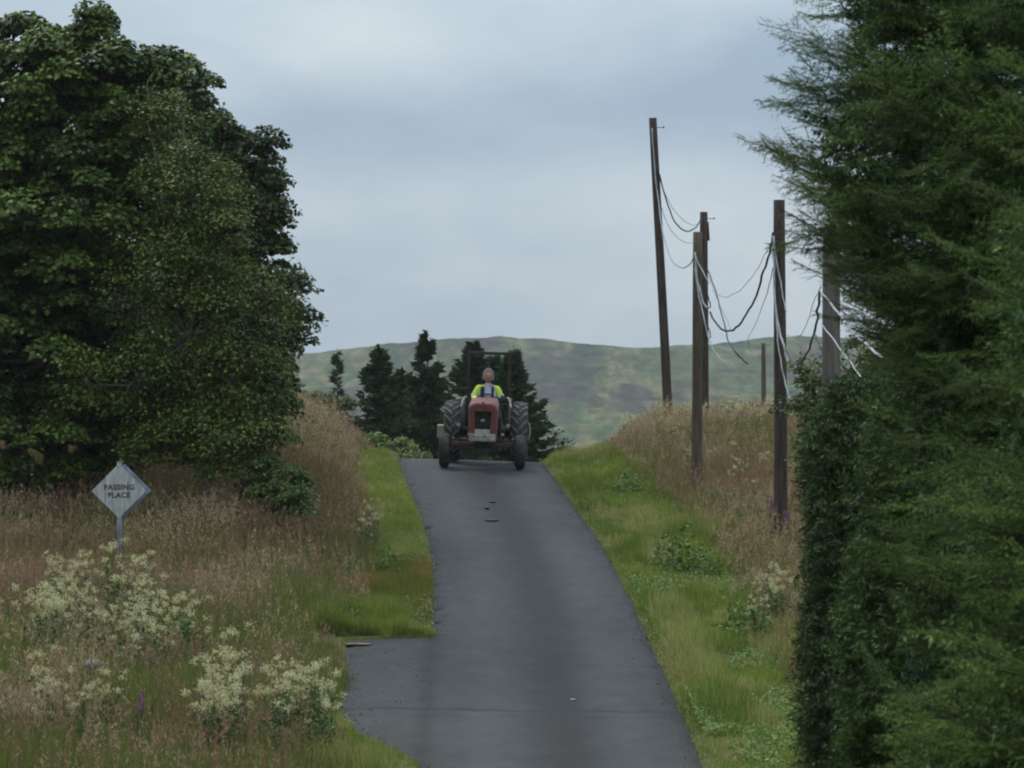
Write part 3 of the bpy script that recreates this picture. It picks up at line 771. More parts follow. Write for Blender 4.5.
def near_spruce(label, px, D, H, reach, zlow, nbr, c_old, c_new, newness, px_cut=1130, trunk_r=.11, rise=.25, side_n=3, sc=1.0, pull=1.0, wild=1.0, lv=(.80, .32), fill=None, boughs=()):
    b = gbase(px, D); root = empty('spruce_tree', b); tag(root, label, 'spruce tree', 'spruces crowding the right edge')
    tr = TB(); limb(tr, [(0, 0, -.2), (.02, .02, H * .5), (0, 0, H)], trunk_r, .02, (.10, .075, .055), 9)
    acc = TB(); c_old = np.array(c_old); c_new = np.array(c_new); wood = TB()
    def put(p, yaw, pitch, roll, s):
        wx = b[0] + p[0]; wy = b[1] + p[1]; ppx = 512 + wx / max(wy, 1) * FPX
        ppy = 384 - (b[2] + p[2] - EYE) / max(wy, 1) * FPX
        vis = ppx < px_cut and -140 < ppy < 900
        T = (HI if vis else LO)[random.randrange(4 if vis else 2)]
        M = np.array(Matrix.Rotation(yaw, 3, 'Z') @ Matrix.Rotation(-pitch, 3, 'Y') @ Matrix.Rotation(roll, 3, 'X'))
        # needle size stays real while the spray itself changes length
        V_ = T[0] * s @ M.T + p
        k_ = random.random(); nw_ = newness * (.3 + .9 * k_)
        col = (c_old + (c_new - c_old) * np.clip(nw_ * (.4 + T[2][:, None]), 0, 1)) * (1 + T[1][:, None] * .8 + (random.random() - .5) * .45)
        acc.add(V_, np.arange(len(V_)).reshape(-1, 3), np.clip(col, .003, 1))
        if vis:
            wv, wf, wc = T[3]; wood.add(wv * s @ M.T + p, wf, wc)
    jobs = []
    for i_ in range(nbr):
        z = zlow + (H - .25 - zlow) * ((i_ + random.random()) / nbr)
        L = max(.15, float(reach(z)) * (lv[0] + lv[1] * random.random()))
        jobs.append((z, L, i_ * 2.39996 + random.random() * .5, rise * (z / H) - .12 + random.gauss(0, .06)))
    for bpx, bpy, dd in boughs:                       # individual long boughs
        tp = at(bpx, bpy, D + dd) - np.array(b); L = math.hypot(tp[0], tp[1]); e_ = .14
        jobs.append((tp[2] - L * math.tan(e_) - .14 * L, L * 1.03, math.atan2(tp[1], tp[0]), e_))
    for z, L, yaw, e in jobs:
        dv = np.array([math.cos(yaw) * math.cos(e), math.sin(yaw) * math.cos(e), math.sin(e)]); p0 = np.array([0, 0, z])
        droop = -.10 * L; tipup = .16 * L
        def pt(u): return p0 + dv * L * u + np.array([0, 0, droop * math.sin(u * PI) + tipup * u ** 3])
        s_end = min(.85, .55 + .15 * L) * sc; ue = max(.05, 1 - s_end / L)
        tube(tr, [pt(u) for u in np.linspace(0, ue, 7)], [.020 + .004 * L, .006], (.075, .06, .04), 5, False)
        tg = pt(ue + .08) - pt(ue); e_t = math.atan2(tg[2], math.hypot(tg[0], tg[1]))
        put(pt(ue), yaw + random.gauss(0, .15 * wild), e_t + random.gauss(.05, .10 * wild), random.gauss(0, .25 * wild), s_end)
        nn = max(1, int((L - .2) / .24 * side_n / 3 / pull ** 2))
        for j in range(nn):
            u = .15 + .72 * (j + random.random()) / nn
            sd = 1 if (j % 2) else -1
            put(pt(u), yaw + sd * (.85 + random.gauss(0, .2 * wild)), e + random.gauss(.05, .18 * wild), random.gauss(0, .4 * wild), (.42 + .25 * random.random()) * (1.15 - .4 * u) * min(1.1, .5 + L * .5) * sc)
    if fill: fill_shoots(acc, fill[0], reach, fill[1], fill[2], fill[3], fill[4], c_old, c_new, newness)
    V_, F_, C_ = wood.arrays()
    tr.add(V_, F_, C_)
    tr.build('trunk', M_BARK, root); acc.build('crown', M_NEEDLE, root)
    return root

def zh(py, D, base): return EYE + (384 - py) / FPX * D - base
# tall spruce: long boughs high up, thinner lower down
bz = gbase(1075, 22)[2]
zs1 = [0, zh(640, 22, bz), zh(400, 22, bz), zh(330, 22, bz), zh(250, 22, bz), zh(120, 22, bz), zh(0, 22, bz), zh(-300, 22, bz), 11.5]
rs1 = [1.2, 1.25, 1.28, 1.42, 1.95, 1.98, 1.82, 1.3, .2]
near_spruce('tall dark spruce at the right edge whose boughs reach furthest over the sky', 1075, 22, 11.5, lambda z: np.interp(z, zs1, rs1) * .93, .8, 300,
            (.028, .062, .020), (.135, .215, .045), .85, rise=.28, side_n=6, fill=(30000, .8, 9.5, .2, .80), px_cut=1200,
            boughs=[(792, 8, -.2), (812, 45, .2), (775, 60, .1), (752, 118, -.1), (772, 132, .35), (782, 155, -.4), (806, 196, 0), (820, 222, -.3), (818, 246, .2), (832, 262, -.1), (828, 282, .3), (852, 262, -.5), (840, 240, .1)])
bz = gbase(885, 29)[2]
near_spruce('small dense spruce right of the last wooden pole, straight sided and flat topped', 900, 29, zh(372, 29, bz), lambda z: np.interp(z, [0, 3.0, 3.45, 3.8], [.70, .69, .66, .42]), .1, 110,
            (.038, .068, .020), (.100, .150, .034), .8, trunk_r=.05, rise=.3, side_n=5, sc=.52, pull=.85, wild=2.0, lv=(.92, .16), fill=(17000, .0, 3.75, .45, 1.03))
bz = gbase(1010, 26)[2]
near_spruce('middle dark spruce standing between the flat topped and the bright green ones', 1005, 26, zh(335, 26, bz), lambda z: np.interp(z, [0, 2.4, 3.6, 4.2], [1.2, 1.15, .85, .3]), .2, 130,
            (.038, .076, .018), (.110, .18, .032), .8, trunk_r=.07, rise=.45, side_n=4, sc=.72, wild=1.7, fill=(17000, .1, 3.9, .45, .98))
bz = gbase(1270, 15)[2]
near_spruce('nearest spruce with bright green new growth at the lower right', 1285, 15, 4.9, lambda z: np.interp(z, [0, 1.0, 2.0, 3.0, 4.0, 4.9], [1.72, 1.72, 1.66, 1.45, 1.05, .25]), .2, 260,
            (.030, .068, .020), (.155, .245, .048), .95, px_cut=1230, rise=.10, side_n=5, wild=1.1, fill=(9000, .2, 4.6, .25, .78))

# ------------------------------------------------------------------ wooden poles
M_POLE = noisy('old_pole_wood', (.030, .020, .017), (.075, .050, .040), 3.0, .9, stretch=(6, 6, .5), c3=(.11, .085, .065), scale2=9, thr=(.55, .75))
M_POLE2 = noisy('brown_pole_wood', (.060, .042, .030), (.135, .095, .070), 3.0, .9, stretch=(6, 6, .5), c3=(.07, .085, .04), scale2=5, thr=(.5, .75))
M_POLE3 = noisy('grey_pole_wood', (.085, .072, .064), (.165, .142, .125), 3.0, .9, stretch=(6, 6, .4), c3=(.08, .07, .06), scale2=9, thr=(.55, .75))
M_IRON = noisy('dark_iron', (.02, .02, .022), (.05, .045, .04), 20, .6)
def pole(label, top, foot, D, r, mat, steps=0, bracket=True, split=False):
    p1 = at(top[0], top[1], D); x0 = (foot[0] - 512) / FPX * D; z0 = float(ground(x0, D))
    # the foot stands on the ground, in line with the visible length
    f = at(foot[0], foot[1], D); dirn = (f - p1); dirn = dirn / -dirn[2]; p0 = p1 + dirn * (p1[2] - z0 + .0)
    root = empty('wooden_pole', tuple(p0)); tag(root, label, 'pole', 'old wooden poles in the grass')
    v = p1 - p0; H = v[2]
    tb = TB(); n = 14; P = [v * t + np.array([math.sin(t * 5) * .006, 0, 0]) for t in np.linspace(-.12, 1, n)]
    tube(tb, P, [r * 1.12, r * .88], (1, 1, 1), 16); tb.build('shaft', mat, root, True)
    if split:
        t2 = TB(); tube(t2, [v * .955 + [r * .75, 0, 0], v * .87 + [r * .85, 0, 0]], [r * .35, r * .5], (1, 1, 1), 8); t2.build('splinter', mat, root)
    if bracket:
        b_ = TB(); q_ = v * .97; tube(b_, [q_ + [-r, 0, 0], q_ + [r * 2.4, 0, .0]], .009, (.1, .1, .1), 6)
        tube(b_, [q_ + [r * 2.35, 0, -.02], q_ + [r * 2.35, 0, .03]], .014, (.1, .1, .1), 6)
        b_.build('bracket', M_IRON, root)
    for s_i in range(steps):
        b_ = TB(); q_ = v * (.85 - .1 * s_i); sd = 1 if s_i % 2 else -1
        tube(b_, [q_ + [0, -.01, 0], q_ + [sd * r * 1.7, -.02, .01]], .008, (.1, .1, .1), 6); b_.build('step_iron', M_IRON, root)
    return root
pole('tall dark pole leaning left, furthest left of the poles', (653, 118), (668, 415), 80, .100, M_POLE)
pole('brown weathered pole with a lichened top, nearest the lane', (698, 232), (696.5, 478), 66, .098, M_POLE2, bracket=False)
pole('dark pole standing directly behind the brown one', (704, 212), (704, 404), 85, .105, M_POLE, split=True)
pole('dark brown pole in the brown grass beside the flat topped spruce', (779.5, 200), (780.5, 530), 57, .105, M_POLE, bracket=False)
pole('thin distant pole on the far rise', (763.5, 343), (763.5, 402), 150, .10, M_POLE2, bracket=True)
pole('pale grey pole half hidden by the spruces', (832, 238), (830, 700), 40, .112, M_POLE3, bracket=False)

# ------------------------------------------------------------------ cables
M_CW = noisy('white_cable', (.30, .32, .33), (.46, .48, .49), 6, .6, c3=(.25, .25, .25), scale2=14, thr=(.62, .68))
M_CB = noisy('black_cable', (.016, .017, .02), (.04, .04, .045), 6, .6)
M_CG = noisy('grey_cable', (.16, .18, .20), (.26, .28, .30), 6, .6)
def cable(label, pts, r, mat, group='loose cables on the poles'):
    P = catmull([at(*p) for p in pts], 7); r = r * .82
    P[1:-1] += np.stack([np.convolve(RNG.normal(0, 1, len(P)), [.3, .5, .3], 'same') for _ in range(3)], 1)[1:-1] * .006; o0 = P[0].copy()
    tb = TB(); tube(tb, P - o0, r, (1, 1, 1), 6)
    o = tb.build('cable', mat, None, True); o.location = o0; tag(o, label, 'cable', group); return o
cable('black cable sagging from the tall leaning pole to the pole behind the brown one', [(658, 170, 79.9), (661, 181, 80), (667, 202, 80.5), (675, 222, 82), (686, 231, 83), (695, 228, 84), (702, 218, 84.9)], .020, M_CB)
cable('thin grey wire sagging beside the black cable from the leaning pole', [(659, 178, 79.9), (668, 200, 81), (680, 217, 82.5), (692, 225, 84), (702, 222, 84.9)], .008, M_CG)
cable('thin grey wire drooping lower between the leaning pole and the pole behind', [(659, 200, 79.9), (668, 225, 81), (678, 238, 82.5), (690, 243, 83.5), (702, 236, 84.9)], .008, M_CG)
cable('white cable slung down the left side of the tall leaning pole', [(652, 128, 79.85), (654, 160, 79.85), (657, 190, 79.8), (661, 220, 79.8), (663, 240, 79.8)], .016, M_CW)
cable('pale cable dipping from the leaning pole to the brown pole', [(657, 190, 79.8), (661, 222, 78), (666, 245, 75), (673, 262, 72), (682, 268, 69), (690, 264, 67), (695, 255, 66)], .014, M_CG)
cable('thick white cable looping down the brown pole', [(695, 252, 65.88), (696.5, 275, 65.8), (700, 290, 65.7), (703, 302, 65.6), (707, 308, 65.5)], .022, M_CW)
cable('thin white cable crossing the brown pole near its top', [(695, 255, 65.88), (700, 266, 65.7), (705, 275, 65.5), (709, 283, 65.4)], .014, M_CW)
cable('long thin white cable falling from the brown pole down to the right', [(695, 268, 65.88), (699, 296, 65.6), (704, 318, 65.2), (708, 336, 65), (715, 351, 64.6), (724, 363, 64.2)], .013, M_CW)
cable('small dark loop of cable beside the brown pole', [(703, 283, 66), (708, 296, 66), (710.5, 305, 66), (709, 308, 66), (706, 304, 66), (705, 296, 66)], .013, M_CB)
cable('lower dark loop of cable on the brown pole', [(704, 316, 66), (708, 326, 66), (710.5, 335, 66), (709, 338, 66), (706, 334, 66), (705, 326, 66)], .012, M_CB)
cable('heavy black cable hanging from the spruce side pole towards the brown pole', [(773, 233, 57.1), (771, 247, 58), (767, 262, 59), (762, 276, 60), (757, 294, 61), (750, 308, 62), (744, 318, 63), (738, 326, 63.5), (730, 331, 64), (722, 329, 64.5), (714, 320, 65.2), (710, 312, 65.8)], .024, M_CB)
cable('black cable hanging from the pole behind the brown one and trailing to the right', [(707, 268, 84.8), (712, 281, 84), (717, 296, 83), (721, 312, 82), (725, 326, 80), (728, 340, 79), (734, 350, 78), (742, 359, 78), (748, 364, 78)], .020, M_CB)
cable('thin grey wire curving from the spruce side pole towards the brown pole', [(772, 240, 57.1), (765, 254, 58), (757, 270, 59), (746, 284, 60.5), (736, 293, 62), (724, 297, 64), (712, 290, 65.8)], .007, M_CG)
cable('faint grey wire dropping from the spruce side pole towards the far pole', [(773, 268, 57.1), (768, 290, 65), (762, 308, 78), (755, 325, 95), (748, 340, 115), (752, 352, 135), (762, 350, 149.8)], .010, M_CG)
cable('faint grey wire from the brown pole to the black cable', [(709, 276, 65.8), (716, 296, 65), (724, 314, 64.5), (731, 330, 64)], .007, M_CG)
cable('thick white cable hanging down the front of the spruce side pole', [(773.5, 236, 56.87), (774, 262, 56.85), (774.5, 290, 56.8), (776, 312, 56.7), (780, 334, 56.5), (784, 346, 56.3), (787, 359, 56.2), (793, 365, 56)], .022, M_CW)
cable('thin white cable crossing the spruce side pole to its right edge', [(774, 242, 56.87), (777, 262, 56.8), (780, 280, 56.7), (783, 296, 56.6), (786, 312, 56.4)], .013, M_CW)
cable('white cable hanging lowest over the spruce side pole', [(776, 312, 56.8), (778, 340, 56.6), (781, 362, 56.4), (785, 382, 56.2), (789, 396, 56), (794, 405, 55.8)], .014, M_CW)
cable('black cable drooping from the grey pole to the spruce side pole', [(820, 292, 40), (818, 305, 41), (816, 325, 43), (811, 343, 46), (804, 358, 49), (797, 364, 52), (790, 358, 55), (784, 346, 56.8)], .018, M_CB)
cable('thin grey wire from the grey pole towards the spruce side pole', [(821, 286, 40), (813, 305, 42), (806, 325, 46), (797, 338, 51), (786, 335, 56.8)], .006, M_CG)
cable('thick white cable running down from the grey pole past the spruces', [(821, 292, 39.87), (833, 306, 38), (846, 324, 35.5), (858, 338, 33.5), (868, 346, 32), (878, 355, 30.8), (890, 361, 29.7), (903, 366, 28.8), (930, 366, 27)], .015, M_CW)
cable('thin white cable below the thick one on the grey pole', [(822, 325, 39.87), (836, 343, 38), (850, 362, 36), (862, 378, 34.5), (875, 391, 33.2), (890, 402, 32)], .010, M_CW)

# ------------------------------------------------------------------ passing place sign
def bevel_obj(o, w, seg=2):
    m = o.modifiers.new('bevel', 'BEVEL'); m.width = w; m.segments = seg; m.limit_method = 'ANGLE'; return o
def bm_obj(name, bm, mat, parent=None, smooth=False):
    me = bpy.data.meshes.new(name); bm.normal_update(); bm.to_mesh(me); bm.free()
    if smooth:
        for p in me.polygons: p.use_smooth = True
    return link(name, me, mat, parent)
def bx(bm, c, s, rot=None):
    M = Matrix.Translation(c)
    if rot is not None: M = M @ Euler(rot).to_matrix().to_4x4()
    return bmesh.ops.create_cube(bm, size=1, matrix=M @ Matrix.Diagonal((*s, 1)))['verts']
def cyl(bm, p0, p1, r0, r1=None, n=16):
    p0, p1 = Vector(p0), Vector(p1); d = p1 - p0
    M = Matrix.Translation((p0 + p1) / 2) @ d.to_track_quat('Z', 'Y').to_matrix().to_4x4()
    return bmesh.ops.create_cone(bm, cap_ends=True, segments=n, radius1=r0, radius2=r0 if r1 is None else r1, depth=d.length, matrix=M)['verts']
M_SIGN = noisy('weathered_sign_face', (.30, .30, .285), (.50, .50, .48), 3.2, .6, stretch=(5, 5, 1.2), c3=(.17, .165, .14), scale2=2.4, thr=(.52, .80))
M_SIGNB = noisy('bare_aluminium', (.17, .21, .25), (.27, .32, .37), 8, .5, metal=.3)
M_GALV = noisy('galvanised_post', (.13, .165, .20), (.25, .29, .33), 7, .55, metal=.3, stretch=(2, 2, .5), c3=(.10, .08, .06), scale2=9, thr=(.6, .75))
M_TEXT = noisy('faded_black_letters', (.03, .03, .03), (.09, .09, .085), 30, .7)
DS = 52.0
sb = gbase(119.5, DS)
sign = empty('road_sign', (sb[0], sb[1], sb[2]), (0, 0, R(9)))
tag(sign, 'weathered white diamond sign lettered PASSING PLACE on a grey post', 'road sign')
ctr = at(117.5, 491, DS); cz = ctr[2] - sb[2]; hd = .405
bm = bmesh.new(); cyl(bm, (0, 0, -.3), (0, 0, cz + hd + .02), .038, n=14); bm_obj('post', bm, M_GALV, sign, True)
bm = bmesh.new(); cyl(bm, (0, 0, cz + hd + .02), (0, 0, cz + hd + .035), .042, n=14); bm_obj('post_cap', bm, M_SIGNB, sign)
def plate(y, t, off, mat, name, hd=hd):
    bm = bmesh.new(); vs = bx(bm, (0, 0, 0), (hd * math.sqrt(2), t, hd * math.sqrt(2)))
    bmesh.ops.rotate(bm, verts=bm.verts, cent=(0, 0, 0), matrix=Matrix.Rotation(R(45), 3, 'Y'))
    o = bm_obj(name, bm, mat, sign); o.location = (off, y, cz)
    m = o.modifiers.new('bevel', 'BEVEL'); m.width = .02; m.segments = 3; m.limit_method = 'ANGLE'; m.affect = 'EDGES'
    return o
pf = plate(-.060, .012, -.01, M_SIGN, 'sign_plate'); pb = plate(.060, .02, .075, M_SIGNB, 'back_plate', .40)
pb['label'] = 'grey bare metal plate behind the white face'
for zz in (.16, -.16):
    bm = bmesh.new(); bx(bm, (0, -.045, cz + zz), (.14, .018, .03)); bx(bm, (0, .042, cz + zz), (.14, .018, .03)); bm_obj('clamp', bm, M_SIGNB, sign)
def text_mesh(s, size, loc, parent, mat, name='lettering', rot=(R(90), 0, 0), ex=.0015, bold=.0035):
    cu = bpy.data.curves.new(name, 'FONT'); cu.body = s; cu.size = size; cu.align_x = 'CENTER'; cu.align_y = 'CENTER'; cu.extrude = ex; cu.offset = bold
    cu.space_character = 1.08
    tmp = bpy.data.objects.new('tmp', cu); COL.objects.link(tmp)
    dg = bpy.context.evaluated_depsgraph_get(); me = bpy.data.meshes.new_from_object(tmp.evaluated_get(dg))
    COL.objects.unlink(tmp); bpy.data.objects.remove(tmp)
    me.name = name; me.materials.clear(); o = link(name, me, mat, parent); o.location = loc; o.rotation_euler = rot; return o
text_mesh('PASSING', .110, (0, -.009, .055), pf, M_TEXT)
text_mesh('PLACE', .110, (0, -.009, -.062), pf, M_TEXT)

# ------------------------------------------------------------------ tractor
M_RED = noisy('faded_red_paint', (.115, .030, .024), (.175, .055, .042), 5, .55, c3=(.10, .050, .034), scale2=9, thr=(.52, .68))
M_RUST = noisy('rusty_brown_steel', (.038, .026, .019), (.080, .050, .033), 7, .8, c3=(.14, .10, .06), scale2=14, thr=(.55, .75))
M_AXLE = noisy('rusty_red_axle', (.060, .030, .022), (.115, .055, .040), 8, .75, c3=(.07, .05, .04), scale2=16, thr=(.5, .7))
M_TYRE = noisy('dusty_rubber', (.022, .020, .019), (.045, .041, .037), 8, .85, c3=(.11, .10, .085), scale2=6, thr=(.5, .8))
M_LUG = noisy('dusty_tread', (.10, .092, .084), (.20, .185, .165), 8, .85)
M_GREYP = noisy('dented_grey_panel', (.28, .265, .24), (.46, .44, .40), 9, .6, c3=(.13, .08, .06), scale2=16, thr=(.55, .72))
M_CREAM = noisy('cream_paint', (.28, .24, .165), (.42, .37, .27), 8, .6, c3=(.12, .08, .05), scale2=14, thr=(.55, .7))
M_OIL = noisy('oily_cast_iron', (.012, .012, .013), (.035, .032, .030), 9, .6)
M_LENS = noisy('dull_lamp_glass', (.22, .21, .17), (.36, .34, .29), 9, .25)
M_RIM = noisy('faded_wheel_rim', (.13, .09, .07), (.26, .20, .16), 9, .7)
TX, TY = -.605, 70.6
TZ = roadz(TX, TY)
pitch_ = math.atan2(roadz(-.57, 72.5) - TZ, 1.9)
tractor = empty('tractor', (TX, TY, TZ + .004), (0, 0, 0))
tractor.rotation_euler = Euler((pitch_, R(1.5), R(-1.0)))
tag(tractor, 'old faded red tractor with chevron tyres and a rusty roll bar coming over the crest', 'tractor')

def tyre(name_root, r, w, x, y, lugs, parent, ribbed=False):
    wr = empty(name_root, (x, y, r)); wr.parent = parent
    # tyre profile revolved round the x axis
    prof_ = [(-w * .36, r * .60), (-w * .50, r * .70), (-w * .52, r * .82), (-w * .44, r * .93), (-w * .22, r * (.955 if not ribbed else .97)), (0, r * .965 if not ribbed else r * .99),
             (w * .22, r * (.955 if not ribbed else .97)), (w * .44, r * .93), (w * .52, r * .82), (w * .50, r * .70), (w * .36, r * .60)]
    n = 48; bm = bmesh.new(); rings = []
    for i in range(n):
        a = 2 * PI * i / n; rings.append([bm.verts.new((px_, math.cos(a) * pr, math.sin(a) * pr)) for px_, pr in prof_])
    for i in range(n):
        A, B = rings[i], rings[(i + 1) % n]
        for j in range(len(prof_)): bm.faces.new((A[j], A[(j + 1) % len(prof_)], B[(j + 1) % len(prof_)], B[j]))
    if ribbed:
        for xx in (-w * .27, 0, w * .27):
            vs = []
            for i in range(n):
                a = 2 * PI * i / n; c, s = math.cos(a), math.sin(a)
                vs.append([bm.verts.new((xx + dx_, c * rr, s * rr)) for dx_, rr in ((-w * .075, r * .94), (-w * .06, r * 1.0), (w * .06, r * 1.0), (w * .075, r * .94))])
            for i in range(n):
                A, B = vs[i], vs[(i + 1) % n]
                for j in range(3): bm.faces.new((A[j], A[j + 1], B[j + 1], B[j]))
    else:
        for i in range(lugs):
            for sd in (-1, 1):
                a0 = 2 * PI * (i + (.5 if sd > 0 else 0)) / lugs
                pts = []
                for u in np.linspace(0, 1, 5):
                    xx = sd * (w * .02 + w * .48 * u); aa = a0 + (1 - u) * .30     # chevron points
                    rt = r * (1.0 - .055 * u ** 2); rb = r * (.94 - .07 * u ** 2)
                    tw = .022 / r
                    pts.append([bm.verts.new((xx, math.cos(aa + o_) * q_, math.sin(aa + o_) * q_)) for o_, q_ in ((-tw * 1.3, rb), (-tw, rt), (tw, rt), (tw * 1.3, rb))])
                for k_ in range(4):
                    A, B = pts[k_], pts[k_ + 1]
                    for j in range(3): bm.faces.new((A[j], A[j + 1], B[j + 1], B[j])).material_index = 1
                bm.faces.new(pts[0]); bm.faces.new(pts[-1])
    bmesh.ops.recalc_face_normals(bm, faces=bm.faces)
    bm_obj('tyre', bm, M_TYRE, wr).data.materials.append(M_LUG)
    bm = bmesh.new(); rr = r * .62; rings = []
    pr_ = [(-w * .34, rr), (-w * .30, rr * .90), (-w * .10, rr * .86), (-w * .06, rr * .35), (-w * .16, rr * .26), (-w * .16, .0001)]
    pr_ = pr_ + [(-a_, b_) for a_, b_ in pr_[::-1]]
    for i in range(32):
        a = 2 * PI * i / 32; rings.append([bm.verts.new((px_, math.cos(a) * q_, math.sin(a) * q_)) for px_, q_ in pr_])
    for i in range(32):
        A, B = rings[i], rings[(i + 1) % 32]
        for j in range(len(pr_) - 1): bm.faces.new((A[j], A[j + 1], B[j + 1], B[j]))
    bmesh.ops.remove_doubles(bm, verts=bm.verts, dist=.0005)
    for k_ in range(8):
        a = 2 * PI * k_ / 8; cyl(bm, (-w * .2, math.cos(a) * rr * .55, math.sin(a) * rr * .55), (w * .2, math.cos(a) * rr * .55, math.sin(a) * rr * .55), .014, n=6)
    bmesh.ops.recalc_face_normals(bm, faces=bm.faces)
    bm_obj('rim', bm, M_RIM, wr)
    return wr
tyre('front_wheel', .345, .20, -.765, 0, 0, tractor, True)
tyre('front_wheel', .345, .20, .765, 0, 0, tractor, True)
tyre('rear_wheel', .635, .34, -.67, 1.92, 20, tractor)
tyre('rear_wheel', .635, .34, .70, 1.92, 20, tractor)

# bonnet: rounded nose shell with an open grille
def bonnet():
    bm = bmesh.new()
    def ring(y, w, zt, zb, rc, n=8):
        pts = [(-w * .93, zb)]
        for i in range(n + 1):
            a = PI - (PI / 2) * i / n; pts.append((-w + rc + math.cos(a) * rc, zt - rc + math.sin(a) * rc))
        for i in range(n + 1):
            a = PI / 2 - (PI / 2) * i / n; pts.append((w - rc + math.cos(a) * rc, zt - rc + math.sin(a) * rc))
        pts.append((w * .93, zb))
        return [bm.verts.new((x_, y, z_)) for x_, z_ in pts]
    R0 = [ring(-.42, .265, 1.29, .60, .13), ring(-.40, .285, 1.325, .585, .15), ring(-.34, .295, 1.34, .58, .15), ring(.1, .30, 1.36, .62, .14), ring(.65, .30, 1.375, .85, .13), ring(.95, .30, 1.38, .90, .13)]
    for A, B in zip(R0[:-1], R0[1:]):
        for j in range(len(A) - 1): bm.faces.new((A[j], B[j], B[j + 1], A[j + 1]))
    # the nose frame round the grille opening
    out = R0[0]; m = len(out)
    inner = []
    for i, v in enumerate(out):
        x_, z_ = v.co.x, v.co.z
        t = (z_ - .60) / .69
        xi = max(-1, min(1, x_ / .265)); hw = .150 + .03 * t
        inner.append(bm.verts.new((max(-hw, min(hw, xi * .265)) if abs(xi) < .99 and z_ > 1.2 else hw * (1 if x_ > 0 else -1), -.415, min(1.165, max(.80, z_)))))
    for j in range(m - 1):
        try: bm.faces.new((out[j], out[j + 1], inner[j + 1], inner[j]))
        except ValueError: pass
    lo = bm.faces.new((out[0], inner[0], inner[-1], out[-1]))
    dp = [bm.verts.new((v.co.x, -.36, v.co.z)) for v in inner]
    for j in range(m - 1):
        try: bm.faces.new((inner[j], inner[j + 1], dp[j + 1], dp[j]))
        except ValueError: pass
    bm.faces.new((inner[0], dp[0], dp[-1], inner[-1]))
    bmesh.ops.remove_doubles(bm, verts=bm.verts, dist=.0008)
    bmesh.ops.recalc_face_normals(bm, faces=bm.faces)
    o = bm_obj('bonnet', bm, M_RED, tractor); s = o.modifiers.new('solid', 'SOLIDIFY'); s.thickness = .006; return o
bon = bonnet()
bm = bmesh.new(); bx(bm, (0, -.39, 1.345), (.035, .10, .022)); bx(bm, (0, -.20, 1.352), (.025, .35, .016)); bm_obj('bonnet_badge', bm, M_RED, bon)
bm = bmesh.new(); bx(bm, (0, -.26, .93), (.44, .08, .56))
for i in range(9): bx(bm, (-.16 + .04 * i, -.305, .98), (.010, .012, .40))
bm_obj('radiator', bm, M_OIL, tractor)
bm = bmesh.new(); cyl(bm, (0, -.345, .98), (0, -.325, .98), .085, n=20); bx(bm, (0, -.35, .975), (.10, .015, .035)); bm_obj('fan_hub', bm, M_GREYP, tractor).scale = (.55, 1, .35)
for o_ in tractor.children:
    if o_.name.startswith('fan_hub'): o_.location = (0, 0, .64)
bm = bmesh.new(); bx(bm, (0, -.455, .645), (.53, .035, .15)); bx(bm, (0, -.445, .765), (.30, .03, .085)); bx(bm, (0, -.478, .62), (.50, .015, .022)); bx(bm, (0, -.478, .675), (.50, .015, .016))
bx(bm, (-.235, -.474, .66), (.02, .02, .13)); bx(bm, (.235, -.474, .66), (.02, .02, .13))
bevel_obj(bm_obj('nose_plate', bm, M_GREYP, tractor), .012)
bm = bmesh.new(); bx(bm, (0, .0, .47), (.34, .22, .12)); bx(bm, (0, .25, .60), (.30, .60, .22)); bx(bm, (0, -.22, .50), (.26, .30, .10)); bevel_obj(bm_obj('front_casting', bm, M_OIL, tractor), .02)
bm = bmesh.new()
for sd in (-1, 1):
    bx(bm, (sd * .34, 0, .475), (.60, .09, .085), (0, sd * R(-3), 0)); cyl(bm, (sd * .60, 0, .30), (sd * .60, 0, .60), .032); cyl(bm, (sd * .60, 0, .345), (sd * .74, 0, .345), .03)
    bx(bm, (sd * .60, .12, .585), (.05, .26, .025))
bevel_obj(bm_obj('front_axle', bm, M_AXLE, tractor), .008)
bm = bmesh.new(); cyl(bm, (-.60, .20, .56), (-.10, .25, .54), .014); cyl(bm, (.60, .20, .56), (.10, .25, .54), .014); bm_obj('track_rod', bm, M_RUST, tractor)
bm = bmesh.new(); bx(bm, (0, .45, .76), (.36, .80, .46)); bx(bm, (0, 1.15, .68), (.34, .75, .40)); bx(bm, (0, 1.75, .72), (.42, .60, .44)); cyl(bm, (-.62, 1.92, .63), (.62, 1.92, .63), .095)
cyl(bm, (.23, .3, .80), (.23, .75, .80), .06); cyl(bm, (-.22, .35, .75), (-.22, .6, .75), .07); cyl(bm, (-.24, .7, .95), (-.24, .95, .95), .05)
bx(bm, (-.25, .55, .95), (.06, .35, .08)); bx(bm, (.25, .55, .98), (.05, .4, .06)); bevel_obj(bm_obj('engine_block', bm, M_OIL, tractor), .015)
bm = bmesh.new(); cyl(bm, (.34, .62, .50), (.34, .62, 1.0), .03); cyl(bm, (.34, .62, .50), (.34, 1.9, .42), .025); bx(bm, (-.36, 1.05, .52), (.22, .34, .03)); bx(bm, (.36, 1.05, .52), (.22, .34, .03)); bm_obj('footplate', bm, M_RUST, tractor)
bm = bmesh.new(); bx(bm, (0, 1.06, 1.16), (.34, .20, .26)); bevel_obj(bm_obj('dashboard', bm, M_OIL, tractor), .03)
